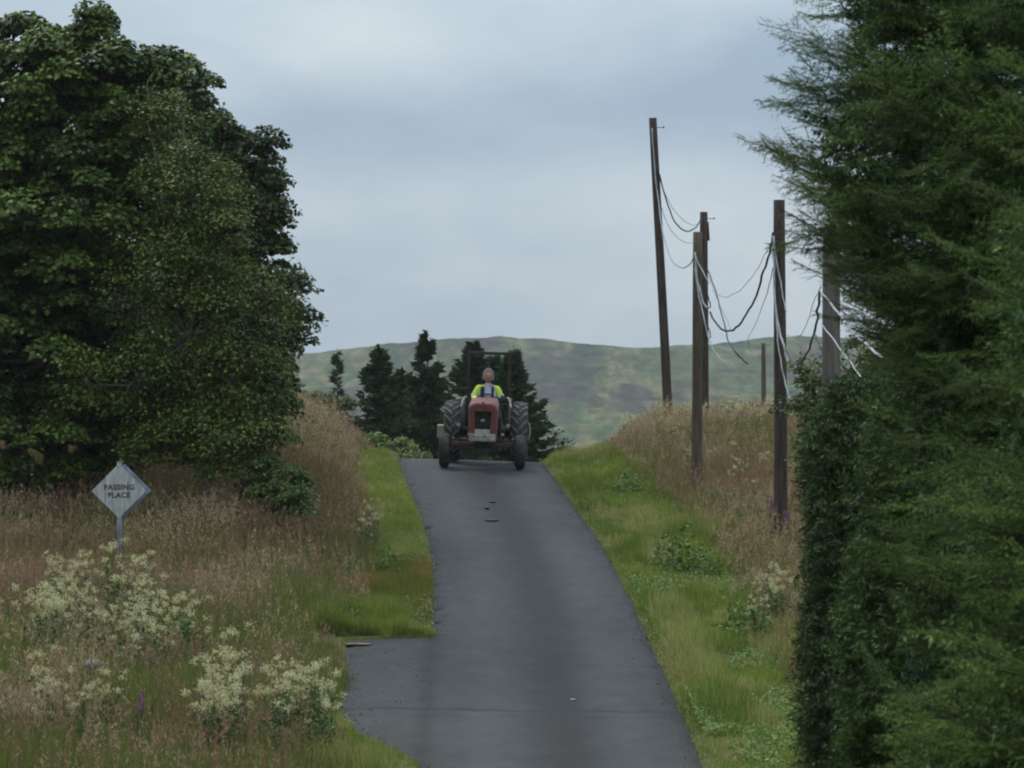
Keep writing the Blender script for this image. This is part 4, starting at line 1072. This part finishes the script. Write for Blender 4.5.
# lamps on stalks either side of the bonnet
for sd, xx in ((-1, -.505), (1, .495)):
    bm = bmesh.new(); cyl(bm, (xx, .35, .84), (xx, .44, .84), .052, .035, 20); cyl(bm, (xx, .45, .80), (sd * .30, .50, .72), .012, n=8); lamp = bm_obj('headlight', bm, M_RUST, tractor)
    bm = bmesh.new(); bmesh.ops.create_uvsphere(bm, u_segments=16, v_segments=8, radius=.045, matrix=Matrix.Translation((xx, .352, .84)) @ Matrix.Diagonal((1, .25, 1, 1))); bm_obj('lens', bm, M_LENS, lamp, True)
# mudguards
for sd, xc in ((-1, -.44), (1, .47)):
    bm = bmesh.new(); A0, A1, n = R(12), R(150), 20; prev = None
    for i in range(n + 1):
        a = A0 + (A1 - A0) * i / n; rr = .70
        y_, z_ = 1.92 + math.cos(a) * -rr, .635 + math.sin(a) * rr
        yi, zi = 1.92 + math.cos(a) * -(rr - .16), .635 + math.sin(a) * (rr - .16)
        v = [bm.verts.new((xc + sd * .07, y_, z_)), bm.verts.new((xc + sd * .005, y_, z_)), bm.verts.new((xc, yi, zi)), bm.verts.new((xc, max(min(yi, 2.3), 1.5), max(.75, zi - .22)))]
        if prev:
            for j in range(3): bm.faces.new((prev[j], v[j], v[j + 1], prev[j + 1]))
        prev = v
    o = bm_obj('mudguard', bm, M_OIL, tractor); s = o.modifiers.new('solid', 'SOLIDIFY'); s.thickness = .008
    bm = bmesh.new(); P = []
    for i in range(15):
        a = R(48) + R(50) * i / 14; P.append((xc + sd * (-.03 + .09 * (1 - i / 14)), 1.92 - math.cos(a) * .700, .635 + math.sin(a) * .700))
    for p, q_ in zip(P[:-1], P[1:]): cyl(bm, p, q_, .020, n=8)
    bm_obj('mudguard_edge', bm, M_CREAM, o, True)
# seat
bm = bmesh.new(); bx(bm, (0.02, 1.80, 1.00), (.44, .40, .07)); bx(bm, (0.02, 2.00, 1.13), (.44, .06, .24), (R(-10), 0, 0)); cyl(bm, (.02, 1.8, .80), (.02, 1.85, .98), .05)
bevel_obj(bm_obj('seat', bm, M_OIL, tractor), .03, 3)
# steering wheel
tb = TB(); Pn = []; ax = Vector((0, -.55, .83)).normalized(); cS = Vector((.02, 1.26, 1.315)); e1 = Vector((1, 0, 0)); e2 = ax.cross(e1)
Pn = [cS + (e1 * math.cos(a) + e2 * math.sin(a)) * .205 for a in np.linspace(0, 2 * PI, 33)]
tube(tb, [tuple(p) for p in Pn], .014, (.03, .03, .03), 8, False)
for a in (R(90), R(210), R(330)): tube(tb, [tuple(cS - ax * .03), tuple(cS + (e1 * math.cos(a) + e2 * math.sin(a)) * .2)], .009, (.03, .03, .03), 6)
tube(tb, [tuple(cS - ax * .03), tuple(cS - ax * .30)], .018, (.03, .03, .03), 8)
tb.build('steering_wheel', M_OIL, tractor, True)
# roll bar
bm = bmesh.new(); zr, yr = 2.24, 2.25
for xx in (-.385, .465):
    bx(bm, (xx, yr, (zr + .62) / 2), (.065, .065, zr - .62)); bx(bm, (xx + (.06 if xx > 0 else -.06), yr - .08, 1.50), (.17, .05, .035)); bx(bm, (xx, yr, .62), (.16, .16, .02))
bx(bm, (.04, yr, zr), (.915, .06, .06)); bx(bm, (.04, yr - .0, 1.16), (.85, .05, .06))
bevel_obj(bm_obj('roll_bar', bm, noisy('dark_rusty_tube', (.024, .021, .015), (.048, .038, .027), 7, .85), tractor), .012)
for sd in (-1, 1):
    bm = bmesh.new(); bx(bm, (sd * .45, 2.15, .88), (.05, .4, .05)); bm_obj('mudguard_stay', bm, M_RUST, tractor)
    bm = bmesh.new(); cyl(bm, (sd * .33, 1.42, .95), (sd * .33, 1.31, 1.30), .012, n=8); bm_obj('lever', bm, M_RUST, tractor)
# box carried on the left, curved rear lamp board on the right
bm = bmesh.new(); bx(bm, (-.93, 2.42, .57), (.16, .30, .25)); bx(bm, (-.93, 2.42, .703), (.17, .31, .02)); bevel_obj(bm_obj('tool_box', bm, M_CREAM, tractor), .01)
bm = bmesh.new(); bx(bm, (0, 2.5, .62), (1.75, .06, .07)); cyl(bm, (-.3, 1.95, .62), (-.45, 2.5, .60), .025, n=8); cyl(bm, (.3, 1.95, .62), (.45, 2.5, .60), .025, n=8); bm_obj('rear_linkage', bm, M_RUST, tractor)
bm = bmesh.new(); P = [(.905, 2.2 + .35 * math.sin(a), .62 + .23 * math.cos(a)) for a in np.linspace(-1.7, 1.9, 12)]
P = [(.885 + .03 * math.sin(i / 11 * PI), 2.45, .80 - .36 * i / 11) for i in range(12)]
for p, q_ in zip(P[:-1], P[1:]): cyl(bm, p, q_, .022, n=8)
bm_obj('marker_board', bm, M_CREAM, tractor, True)

# ------------------------------------------------------------------ driver
def skin_mesh(name, verts, edges, radii, mat, parent, root=0, sub=2):
    me = bpy.data.meshes.new(name); me.from_pydata(verts, edges, []); me.update()
    o = link(name, me, mat, parent)
    m = o.modifiers.new('skin', 'SKIN'); m.use_smooth_shade = True; m.branch_smoothing = .5
    if not me.skin_vertices: me.attributes and None
    sv = me.skin_vertices
    if len(sv) == 0:
        bm = bmesh.new(); bm.from_mesh(me); bm.verts.layers.skin.verify(); bm.to_mesh(me); bm.free(); sv = me.skin_vertices
    for i, r in enumerate(radii):
        rr = r if isinstance(r, tuple) else (r, r); sv[0].data[i].radius = rr; sv[0].data[i].use_root = (i == root)
    s = o.modifiers.new('sub', 'SUBSURF'); s.levels = sub; s.render_levels = sub
    dg = bpy.context.evaluated_depsgraph_get(); me2 = bpy.data.meshes.new_from_object(o.evaluated_get(dg))
    o.modifiers.clear(); o.data = me2; me2.name = name
    me2.materials.clear(); me2.materials.append(mat)
    for p in me2.polygons: p.use_smooth = True
    return o
def flatmat(name, c, rough=.7, c2=None): return noisy(name, c, c2 or tuple(min(1, v * 1.25) for v in c), 14, rough)
M_SKIN = flatmat('weathered_skin', (.36, .19, .145), .55, (.44, .235, .18))
M_HIVIS = noisy('hi_vis_yellow_cloth', (.42, .56, .035), (.56, .72, .05), 8, .7)
M_NAVY = flatmat('navy_cloth', (.014, .018, .032)); M_SHIRT = flatmat('pale_blue_shirt', (.40, .43, .52))
M_TROUS = flatmat('dark_trousers', (.022, .024, .03)); M_HAIR = flatmat('grey_hair', (.26, .245, .235)); M_TAPE = flatmat('silver_reflective_tape', (.42, .43, .42), .4)
M_BOOT = flatmat('black_boot', (.012, .011, .010)); M_EYE = flatmat('eye', (.03, .025, .02), .3)
drv = empty('person', (TX, TY, TZ)); tag(drv, 'grey haired driver in a yellow hi vis jacket seated on the red tractor', 'person')
drv.rotation_euler = tractor.rotation_euler
cx = .035
Vb = [(cx, 1.74, 1.08), (cx, 1.74, 1.28), (cx, 1.72, 1.46), (cx, 1.70, 1.60), (cx, 1.69, 1.66), (cx, 1.67, 1.715)]
Rb = [(.14, .11), (.13, .10), (.13, .09), (.085, .06), (.05, .05), (.05, .05)]
Eb = [(0, 1), (1, 2), (2, 3), (3, 4), (4, 5)]
def addv(p, r, par):
    Vb.append(p); Rb.append(r); Eb.append((par, len(Vb) - 1)); return len(Vb) - 1
hands = []
for sd in (-1, 1):
    s0 = addv((cx + sd * .17, 1.71, 1.55), .055, 3); e0 = addv((cx + sd * .275, 1.60, 1.33), .048, s0)
    w0 = addv((.02 + sd * .205, 1.37, 1.33), .030, e0); h0 = addv((.02 + sd * .195, 1.30, 1.335), (.036, .020), w0)
    for k_ in range(4):
        f1 = addv((.02 + sd * (.215 - .020 * k_), 1.245 - .004 * k_, 1.345), .0095, h0); f2 = addv((.02 + sd * (.213 - .020 * k_), 1.222, 1.325), .0088, f1); addv((.02 + sd * (.208 - .019 * k_), 1.235, 1.300), .008, f2)
    t1 = addv((.02 + sd * .150, 1.285, 1.325), .011, h0); addv((.02 + sd * .150, 1.255, 1.310), .0095, t1)
    hp = addv((cx + sd * .10, 1.72, 1.07), .09, 0); kn = addv((cx + sd * .22, 1.28, 1.08), .066, hp); an_ = addv((cx + sd * .33, 1.12, .64), .042, kn); addv((cx + sd * .34, .98, .575), (.038, .028), an_)
skin_mesh('body', Vb, Eb, Rb, M_SKIN, drv)
# head joined over the neck: shaped ellipsoid with nose, brow, chin, ears
def head_mesh():
    bm = bmesh.new(); bmesh.ops.create_uvsphere(bm, u_segments=28, v_segments=20, radius=1)
    for v in bm.verts:
        x_, y_, z_ = v.co
        w = .082 * (1 - .16 * max(0, -z_)) ; v.co = Vector((x_ * w, y_ * .098, z_ * .125))
        if y_ < -.2:
            v.co.y -= .024 * math.exp(-((x_ / .16) ** 2 + ((z_ + .12) / .18) ** 2))       # nose
            v.co.y -= .008 * math.exp(-((z_ - .22) / .10) ** 2)                             # brow
            v.co.y += .012 * math.exp(-(((abs(x_) - .38) / .16) ** 2 + ((z_ - .05) / .11) ** 2))  # eye sockets
            v.co.y -= .006 * math.exp(-((x_ / .3) ** 2 + ((z_ + .45) / .07) ** 2))          # lips
            v.co.y -= .012 * math.exp(-((x_ / .3) ** 2 + ((z_ + .80) / .14) ** 2))          # chin
    for sd in (-1, 1):
        bmesh.ops.create_uvsphere(bm, u_segments=10, v_segments=8, radius=1, matrix=Matrix.Translation((sd * .084, .01, -.005)) @ Matrix.Diagonal((.012, .022, .034, 1)))
    return bm
hc = Vector((cx + .005, 1.665, 1.795))
h = bm_obj('head', head_mesh(), M_SKIN, drv, True); h.location = hc; h.scale = (1.1, 1.1, 1.08)
for sd in (-1, 1):
    bm = bmesh.new(); bmesh.ops.create_uvsphere(bm, u_segments=12, v_segments=8, radius=.012); e_ = bm_obj('eye', bm, M_EYE, h, True); e_.location = (sd * .031, -.083, .006)
bm = bmesh.new(); bx(bm, (0, -.0965, -.056), (.046, .008, .007)); bm_obj('mouth', bm, flatmat('lips', (.22, .08, .07)), h)
# hair: cap of short tufts
tb = TB(); n = 2600; d = rdir(n); keep = (d[:, 2] > .30) | ((d[:, 1] > -.25) & (d[:, 2] > -.55)); d = d[keep]; n = len(d)
keep = ~((d[:, 1] < -.45) & (d[:, 2] < .62)); d = d[keep]; n = len(d)
c = d * [.086, .102, .130]; w = np.cross(d, rdir(n)); w /= np.linalg.norm(w, axis=1)[:, None]
dr = d * .5 + rdir(n) * .45 + [0, 0, .1]
tb.tris(c - w * .008, c + w * .008, c + dr * .035, jitter(n, (.42, .39, .36), .2))
hr = tb.build('hair', leafy('grey_hair_tufts', 0, .7, .2), drv); hr.location = hc; hr.scale = (1.12, 1.1, 1.08)
# jacket (open at the front), shirt, trousers, boots
Vj = [(cx, 1.76, 1.12), (cx, 1.76, 1.30), (cx, 1.745, 1.48), (cx, 1.725, 1.62)]; Rj = [(.20, .14), (.195, .135), (.205, .135), (.145, .095)]; Ej = [(0, 1), (1, 2), (2, 3)]
for sd in (-1, 1):
    b0 = len(Vj); Vj += [(cx + sd * .185, 1.71, 1.555), (cx + sd * .285, 1.61, 1.34), (.02 + sd * .225, 1.44, 1.325), (.02 + sd * .208, 1.385, 1.33)]; Rj += [.088, .070, .050, .046]; Ej += [(3, b0), (b0, b0 + 1), (b0 + 1, b0 + 2), (b0 + 2, b0 + 3)]
jk = skin_mesh('hi_vis_jacket', Vj, Ej, Rj, M_HIVIS, drv)
bm = bmesh.new()
for x0, x1, z0, z1 in ((-.135, -.075, 1.14, 1.58), (.085, .125, 1.14, 1.58)):
    bx(bm, (cx + (x0 + x1) / 2, 1.612, (z0 + z1) / 2), (x1 - x0, .03, z1 - z0), (R(-4), 0, 0))
bevel_obj(bm_obj('jacket_lining', bm, M_NAVY, jk), .01)
for a_ in ((.155, .045, .34), (-.165, .030, .30)):
    bm = bmesh.new(); bx(bm, (cx + a_[0], 1.612, 1.40), (a_[1], .03, a_[2]), (R(-4), 0, 0)); bevel_obj(bm_obj('reflective_strip', bm, M_TAPE, jk), .01)
for sd in (-1, 1):
    tbk = TB(); tube(tbk, [(cx + sd * .262, 1.635, 1.395), (cx + sd * .278, 1.618, 1.355)], [.079, .076], (.4, .4, .4), 18, False); tbk.build('sleeve_band', M_TAPE, jk, True)
tbk = TB(); tube(tbk, [(.02 + .235, 1.47, 1.325), (.02 + .222, 1.43, 1.325), (.02 + .206, 1.375, 1.33)], [.062, .056, .05], (.4, .4, .4), 16); tube(tbk, [(cx + .297, 1.60, 1.36), (cx + .288, 1.55, 1.315), (cx + .25, 1.48, 1.32)], [.076, .07, .062], (.4, .4, .4), 16)
cf = tbk.build('dark_cuff', M_NAVY, jk, True)
bm = bmesh.new(); bmesh.ops.create_uvsphere(bm, u_segments=20, v_segments=14, radius=1, matrix=Matrix.Translation((cx + .005, 1.70, 1.43)) @ Matrix.Diagonal((.105, .110, .240, 1)))
bx(bm, (cx - .035, 1.625, 1.615), (.055, .03, .035), (0, R(25), 0)); bx(bm, (cx + .045, 1.625, 1.615), (.055, .03, .035), (0, R(-25), 0)); bm_obj('shirt', bm, M_SHIRT, drv, True)
Vt = [(cx, 1.76, 1.10), (cx, 1.74, 1.20)]; Rt = [(.17, .13), (.165, .125)]; Et = [(0, 1)]
for sd in (-1, 1):
    b0 = len(Vt); Vt += [(cx + sd * .10, 1.70, 1.09), (cx + sd * .22, 1.28, 1.085), (cx + sd * .325, 1.13, .68)]; Rt += [.10, .078, .056]; Et += [(0, b0), (b0, b0 + 1), (b0 + 1, b0 + 2)]
skin_mesh('trousers', Vt, Et, Rt, M_TROUS, drv)
for sd in (-1, 1):
    bm = bmesh.new(); bx(bm, (cx + sd * .335, 1.03, .575), (.10, .27, .085)); cyl(bm, (cx + sd * .33, 1.12, .58), (cx + sd * .327, 1.13, .74), .056, .06); bevel_obj(bm_obj('boot', bm, M_BOOT, drv), .02, 3)

# ------------------------------------------------------------------ wildflowers
def copy_tree(o, parent=None):
    c = o.copy(); COL.objects.link(c)
    if parent: c.parent = parent
    for ch in o.children: copy_tree(ch, c)
    return c
def meadowsweet(seed, h=.95, nst=9, spread=.16, cream=(.60, .56, .31)):
    root = empty('meadowsweet', (0, 0, 0)); fol = TB(); blo = TB()
    for _ in range(nst):
        a = RNG.random() * 2 * PI; r_ = RNG.random() * spread; hh = h * (.7 + .35 * RNG.random())
        b = np.array([math.cos(a) * r_ * .5, math.sin(a) * r_ * .5, 0]); tp = np.array([math.cos(a) * r_ * 1.6, math.sin(a) * r_ * 1.6, hh])
        P = catmull([b, (b + tp) / 2 + RNG.normal(0, .02, 3), tp], 3); tube(fol, P, [.004, .002], (.09, .075, .035), 3, False)
        k_ = 26; t = RNG.random((k_, 1)) * .80; c = b * (1 - t) + tp * t + RNG.normal(0, .035, (k_, 3))
        nr = rdir(k_) + [0, 0, .8]; nr /= np.linalg.norm(nr, axis=1)[:, None]
        leaves(fol, c, nr, .05 + .035 * RNG.random(k_), jitter(k_, (.085, .135, .036), .25), .28)
        for _c in range(1 + (RNG.random() < .35)):
            cc = tp + RNG.normal(0, 1, 3) * [.035, .035, .03]; k2_ = 40
            p = cc + RNG.normal(0, 1, (k2_, 3)) * [.026, .026, .020]; s = .009 + .007 * RNG.random((k2_, 1)); u = rdir(k2_); v = rdir(k2_)
            blo.tris(p - u * s, p + u * s, p + v * s * 1.3, jitter(k2_, cream, .14))
    fol.build('foliage', M_LEAF, root); blo.build('blossom', M_PETAL, root); return root
protos = [meadowsweet(i, nst=5 + i) for i in range(4)]
used = set()
def plant(ps, x, D, sc, label, group, cat='wildflower', dz=0):
    k_ = random.randrange(len(ps)); p = ps[k_]
    if id(p) in used: p = copy_tree(p)
    used.add(id(ps[k_]))
    p.location = (x, D, float(ground(x, D)) + dz); p.rotation_euler = (0, 0, random.random() * 6.28); p.scale = (sc, sc, sc * random.uniform(.9, 1.12))
    tag(p, label, cat, group); return p
def drift(n, pxr, Dr_, label, group, sc=(.8, 1.1), test=None):
    c = 0; tries = 0
    while c < n and tries < n * 20:
        tries += 1
        D = random.uniform(*Dr_); px = random.uniform(*pxr(D) if callable(pxr) else pxr); x = (px - 512) / FPX * D
        if paveL(D) - .12 < x < roadR(D) + .3: continue
        if test and not test(px, D, x): continue
        plant(protos, x, D, random.uniform(*sc), label, group); c += 1
drift(38, (-20, 168), (41, 48.5), 'frothy cream meadowsweet in the drift below the diamond sign', 'meadowsweet below the sign', (.70, 1.15), lambda px, D, x: x < paveL(D) - .3 and (D < 45 or 30 < px < 150))
drift(4, (160, 200), (42, 45), 'cream meadowsweet at the right end of the drift below the sign', 'meadowsweet right of the drift', (.85, 1.05))
drift(21, (205, 336), (34.6, 37.6), 'cream meadowsweet in the clump at the bottom beside the passing bay', 'meadowsweet by the bay', (.85, 1.1))
drift(6, (-10, 130), (34.5, 37.6), 'cream meadowsweet low in the bottom left corner', 'meadowsweet in the bottom left corner', (.75, .95))
drift(110, (612, 775), (76, 100), 'small cream meadowsweet in the pale field among the poles', 'meadowsweet in the field', (.5, .72), lambda px, D, x: x > roadR(D) + 1.4)
drift(16, (640, 770), (62, 76), 'cream meadowsweet scattered in the brown grass by the poles', 'meadowsweet by the poles', (.45, .6), lambda px, D, x: x > roadR(D) + 2.0)
drift(6, (733, 785), (46.5, 49.5), 'cream meadowsweet at the edge of the right verge', 'meadowsweet on the right verge', (.6, .8), lambda px, D, x: x > roadR(D) + 1.3)
drift(4, (358, 374), (56, 60), 'cream meadowsweet at the edge of the left verge', 'meadowsweet on the left verge', (.6, .75))
drift(5, (300, 352), (68, 80), 'cream meadowsweet high on the left bank', 'meadowsweet on the left bank', (.6, .8))
# rosebay / vetch spikes
def spike(h=.7, col=(.28, .10, .30), nm='purple_wildflower', part='blossom', nst=4):
    root = empty(nm, (0, 0, 0)); fol = TB(); blo = TB()
    for _ in range(nst):
        b = RNG.normal(0, .04, 3) * [1, 1, 0]; tp = b + np.array([RNG.normal(0, .05), RNG.normal(0, .05), h * (.8 + .3 * RNG.random())])
        tube(fol, [b, tp], [.005, .003], (.10, .06, .04), 4, False)
        k_ = 24; t = RNG.random((k_, 1)) * .75; leaves(fol, b * (1 - t) + tp * t + RNG.normal(0, .02, (k_, 3)), rdir(k_), .07, jitter(k_, (.06, .11, .03), .2), .16)
        k_ = 60; t = .72 + .28 * RNG.random((k_, 1)); p = b * (1 - t) + tp * t + RNG.normal(0, .018, (k_, 3)); u, v = rdir(k_), rdir(k_)
        blo.tris(p - u * .012, p + u * .012, p + v * .016, jitter(k_, col, .15))
    fol.build('foliage', M_LEAF, root); blo.build(part, M_PETAL, root); return root
sp = [spike()]; dk = [spike(.75, (.05, .04, .025), 'dock_plant', 'seed_head', 1)]
for px, D, sc_, lab in [(236, 36.9, .85, 'purple flower spike at the bottom edge in front of the cream clump'), (141, 36.6, .75, 'purple flower spike at the bottom edge left of the cream clump'), (205, 36.7, .7, 'purple flower spike between the two others at the bottom edge'),
                        (772, 57.3, 1.0, 'pinkish purple flower spike left of the foot of the spruce side pole'), (786, 56.4, .8, 'pinkish purple flower spike right of the foot of the spruce side pole')]:
    plant(sp, (px - 512) / FPX * D, D, sc_, lab, 'purple flower spikes')
# dock / nettle clumps on the verge
def weed(h=.42, col=(.105, .170, .032), n=520):
    root = empty('weed_clump', (0, 0, 0)); fol = TB()
    p = RNG.normal(0, 1, (n, 3)) * [.15, .22, 0]; p[:, 2] = RNG.random(n) * h * np.exp(-((p[:, 0] ** 2 + p[:, 1] ** 2) / .06))
    nr = rdir(n) + [0, 0, .7]; nr /= np.linalg.norm(nr, axis=1)[:, None]
    leaves(fol, p, nr, .035 + .045 * RNG.random(n), jitter(n, col, .3), .22)
    for q_ in p[:30]: tube(fol, [(q_[0] * .3, q_[1] * .3, 0), tuple(q_)], .003, (.07, .08, .03), 3, False)
    fol.build('foliage', M_LEAF, root); return root
wd = [weed(), weed(.55)]
for px, D, sc_, lab in [(628, 66.5, 1.1, 'dark green weed clump at the top of the right verge'), (688, 55.5, 1.5, 'large dark green weed clump halfway down the right verge'), (668, 56.3, 1.2, 'dark weed clump left of the largest on the right verge'), (708, 54.6, 1.0, 'dark weed clump right of the largest on the right verge'),
                        (745, 48.5, 1.3, 'leafy green weed clump below the meadowsweet on the right verge'), (757, 47.3, 1.1, 'leafy green weed clump nearest the spruces on the right verge'), (352, 48.6, .8, 'small green weed clump at the far corner of the passing bay'), (385, 55, .9, 'green weed clump on the left verge')]:
    plant(wd, (px - 512) / FPX * D, D, sc_, lab, 'weed clumps on the verges', 'weed')
for px, D, sc_, lab in [(744, 98, .9, 'small dark upright dock, left of two on the skyline'), (757, 97, 1.0, 'small dark upright dock, right of two on the skyline')]:
    p = plant(dk, (px - 512) / FPX * D, D, sc_, lab, 'dark docks on the rise', 'dock')

# ------------------------------------------------------------------ small things on the ground
tb = TB(); n = 3400; D = 36 + 38 * RNG.random(n); sd = RNG.random(n) < .5; off = np.abs(RNG.normal(0, .13, n)) - .02
x = np.where(sd, paveL(D) + off, roadR(D) - off)
m = 420; D = np.concatenate([D, 40.5 + 7.3 * RNG.random(m)]); x = np.concatenate([x, -2.1 + 1.2 * RNG.random(m) ** 1.6]); n += m
ok = x > paveL(D) - .05; x, D = x[ok], D[ok]; n = len(x)
z = prof(D) + crossfall(x, D) + EYE + (fbm(x * .8, D * .5, 8, 2) - .5) * .03
c = np.stack([x, D, z + .006], 1); sz = (.006 + .016 * RNG.random((n, 1)) ** 3)
a = rdir(n) * [1, 1, .2]; b_ = rdir(n) * [1, 1, .2]; cc = np.where((RNG.random(n) < .55)[:, None], jitter(n, (.12, .095, .07), .3), jitter(n, (.17, .165, .155), .3))
cc = np.where((RNG.random(n) < .15)[:, None], jitter(n, (.10, .13, .04), .2), cc); top = c + np.array([0, 0, 1.0]) * sz * .8
tb.tris(c + a * sz, c + b_ * sz, top, cc); tb.tris(c + b_ * sz, c - (a + b_) * sz * .7, top, cc); tb.tris(c - (a + b_) * sz * .7, c + a * sz, top, cc)
tag(tb.build('grit', M_MATTE), 'loose brown and grey grit and crumbs along the lane edges and in the passing bay', 'grit', kind='stuff')

M_CLOD = noisy('dry_mud', (.060, .048, .038), (.090, .070, .052), 9, .95); M_STONE = noisy('pale_stone', (.16, .155, .14), (.27, .26, .235), 9, .9)
def lump(name, label, cat, x, D, s, mat, onroad=True, group=None, dz=0):
    bm = bmesh.new(); bmesh.ops.create_icosphere(bm, subdivisions=3, radius=1)
    for v in bm.verts: v.co *= 1 + .35 * (float(vnoise(v.co.x * 2 + x * 7, v.co.y * 2 + v.co.z * 2.3 + D, 4)) - .5)
    for v in bm.verts: v.co = Vector((v.co.x * s[0], v.co.y * s[1], v.co.z * s[2]))
    o = bm_obj(name, bm, mat, None, True); o.location = (x, D, (roadz(x, D) if onroad else float(ground(x, D))) + s[2] * .5 + dz); tag(o, label, cat, group); return o
x0 = (490 - 512) / FPX * 63.6
lump('mud_clod', 'flat brown mud clod on the lane below the tractor, the nearest and widest', 'mud clod', x0 + .03, 62.9, (.12, .20, .010), M_CLOD, group='mud clods on the lane')
lump('mud_clod', 'brown mud clod on the lane below the tractor, the left one', 'mud clod', x0 - .06, 64.6, (.04, .34, .010), M_CLOD, group='mud clods on the lane')
lump('mud_clod', 'small round mud clod on the lane, the one closest to the tractor', 'mud clod', x0 + .04, 65.4, (.06, .20, .010), M_CLOD, group='mud clods on the lane')
lump('stone', 'tiny pale stone lying on the lane in the foreground', 'stone', (573 - 512) / FPX * 42.7, 42.7, (.04, .07, .010), M_STONE)
lump('stone', 'pale rounded stone half hidden in the rough grass bottom left', 'stone', (93 - 512) / FPX * 39.5, 39.5, (.11, .10, .06), M_STONE, False, dz=.36)
lump('mud_clod', 'thin strip of dead brown grass and mud at the corner of the passing bay', 'mud', (358 - 512) / FPX * 47.3, 47.4, (.19, .18, .015), noisy('dead_grass', (.10, .065, .042), (.19, .13, .09), 20, .9))

# ------------------------------------------------------------------ haze: the damp air between here and the hill
hm, t_, b_ = new_mat('damp_air')
t_.nodes.remove(b_)
pv = N(t_, 'ShaderNodeVolumePrincipled'); pv.inputs['Color'].default_value = (.86, .90, .94, 1); pv.inputs['Density'].default_value = 0.00015; pv.inputs['Anisotropy'].default_value = 0.2
t_.links.new(pv.outputs[0], t_.nodes['Material Output'].inputs['Volume'])
bm = bmesh.new(); zlo, zhi = float(V[:, 2].min() if V.ndim == 2 else -60) - 1, 34.0
bx(bm, (0, 1570, (-62 + zhi) / 2), (3400, 3340, zhi + 62))
tag(bm_obj('haze', bm, hm), 'thin damp haze between the lane and the far hill', 'haze', kind='stuff')
print('GZ', GZ.min(), GZ.max(), 'tris', sum(len(o.data.polygons) for o in COL.objects if o.type == 'MESH'))
for o in COL.objects:
    if o.type == 'MESH' and len(o.data.polygons) > 150000: print(o.name, o.parent.name if o.parent else '', len(o.data.polygons))
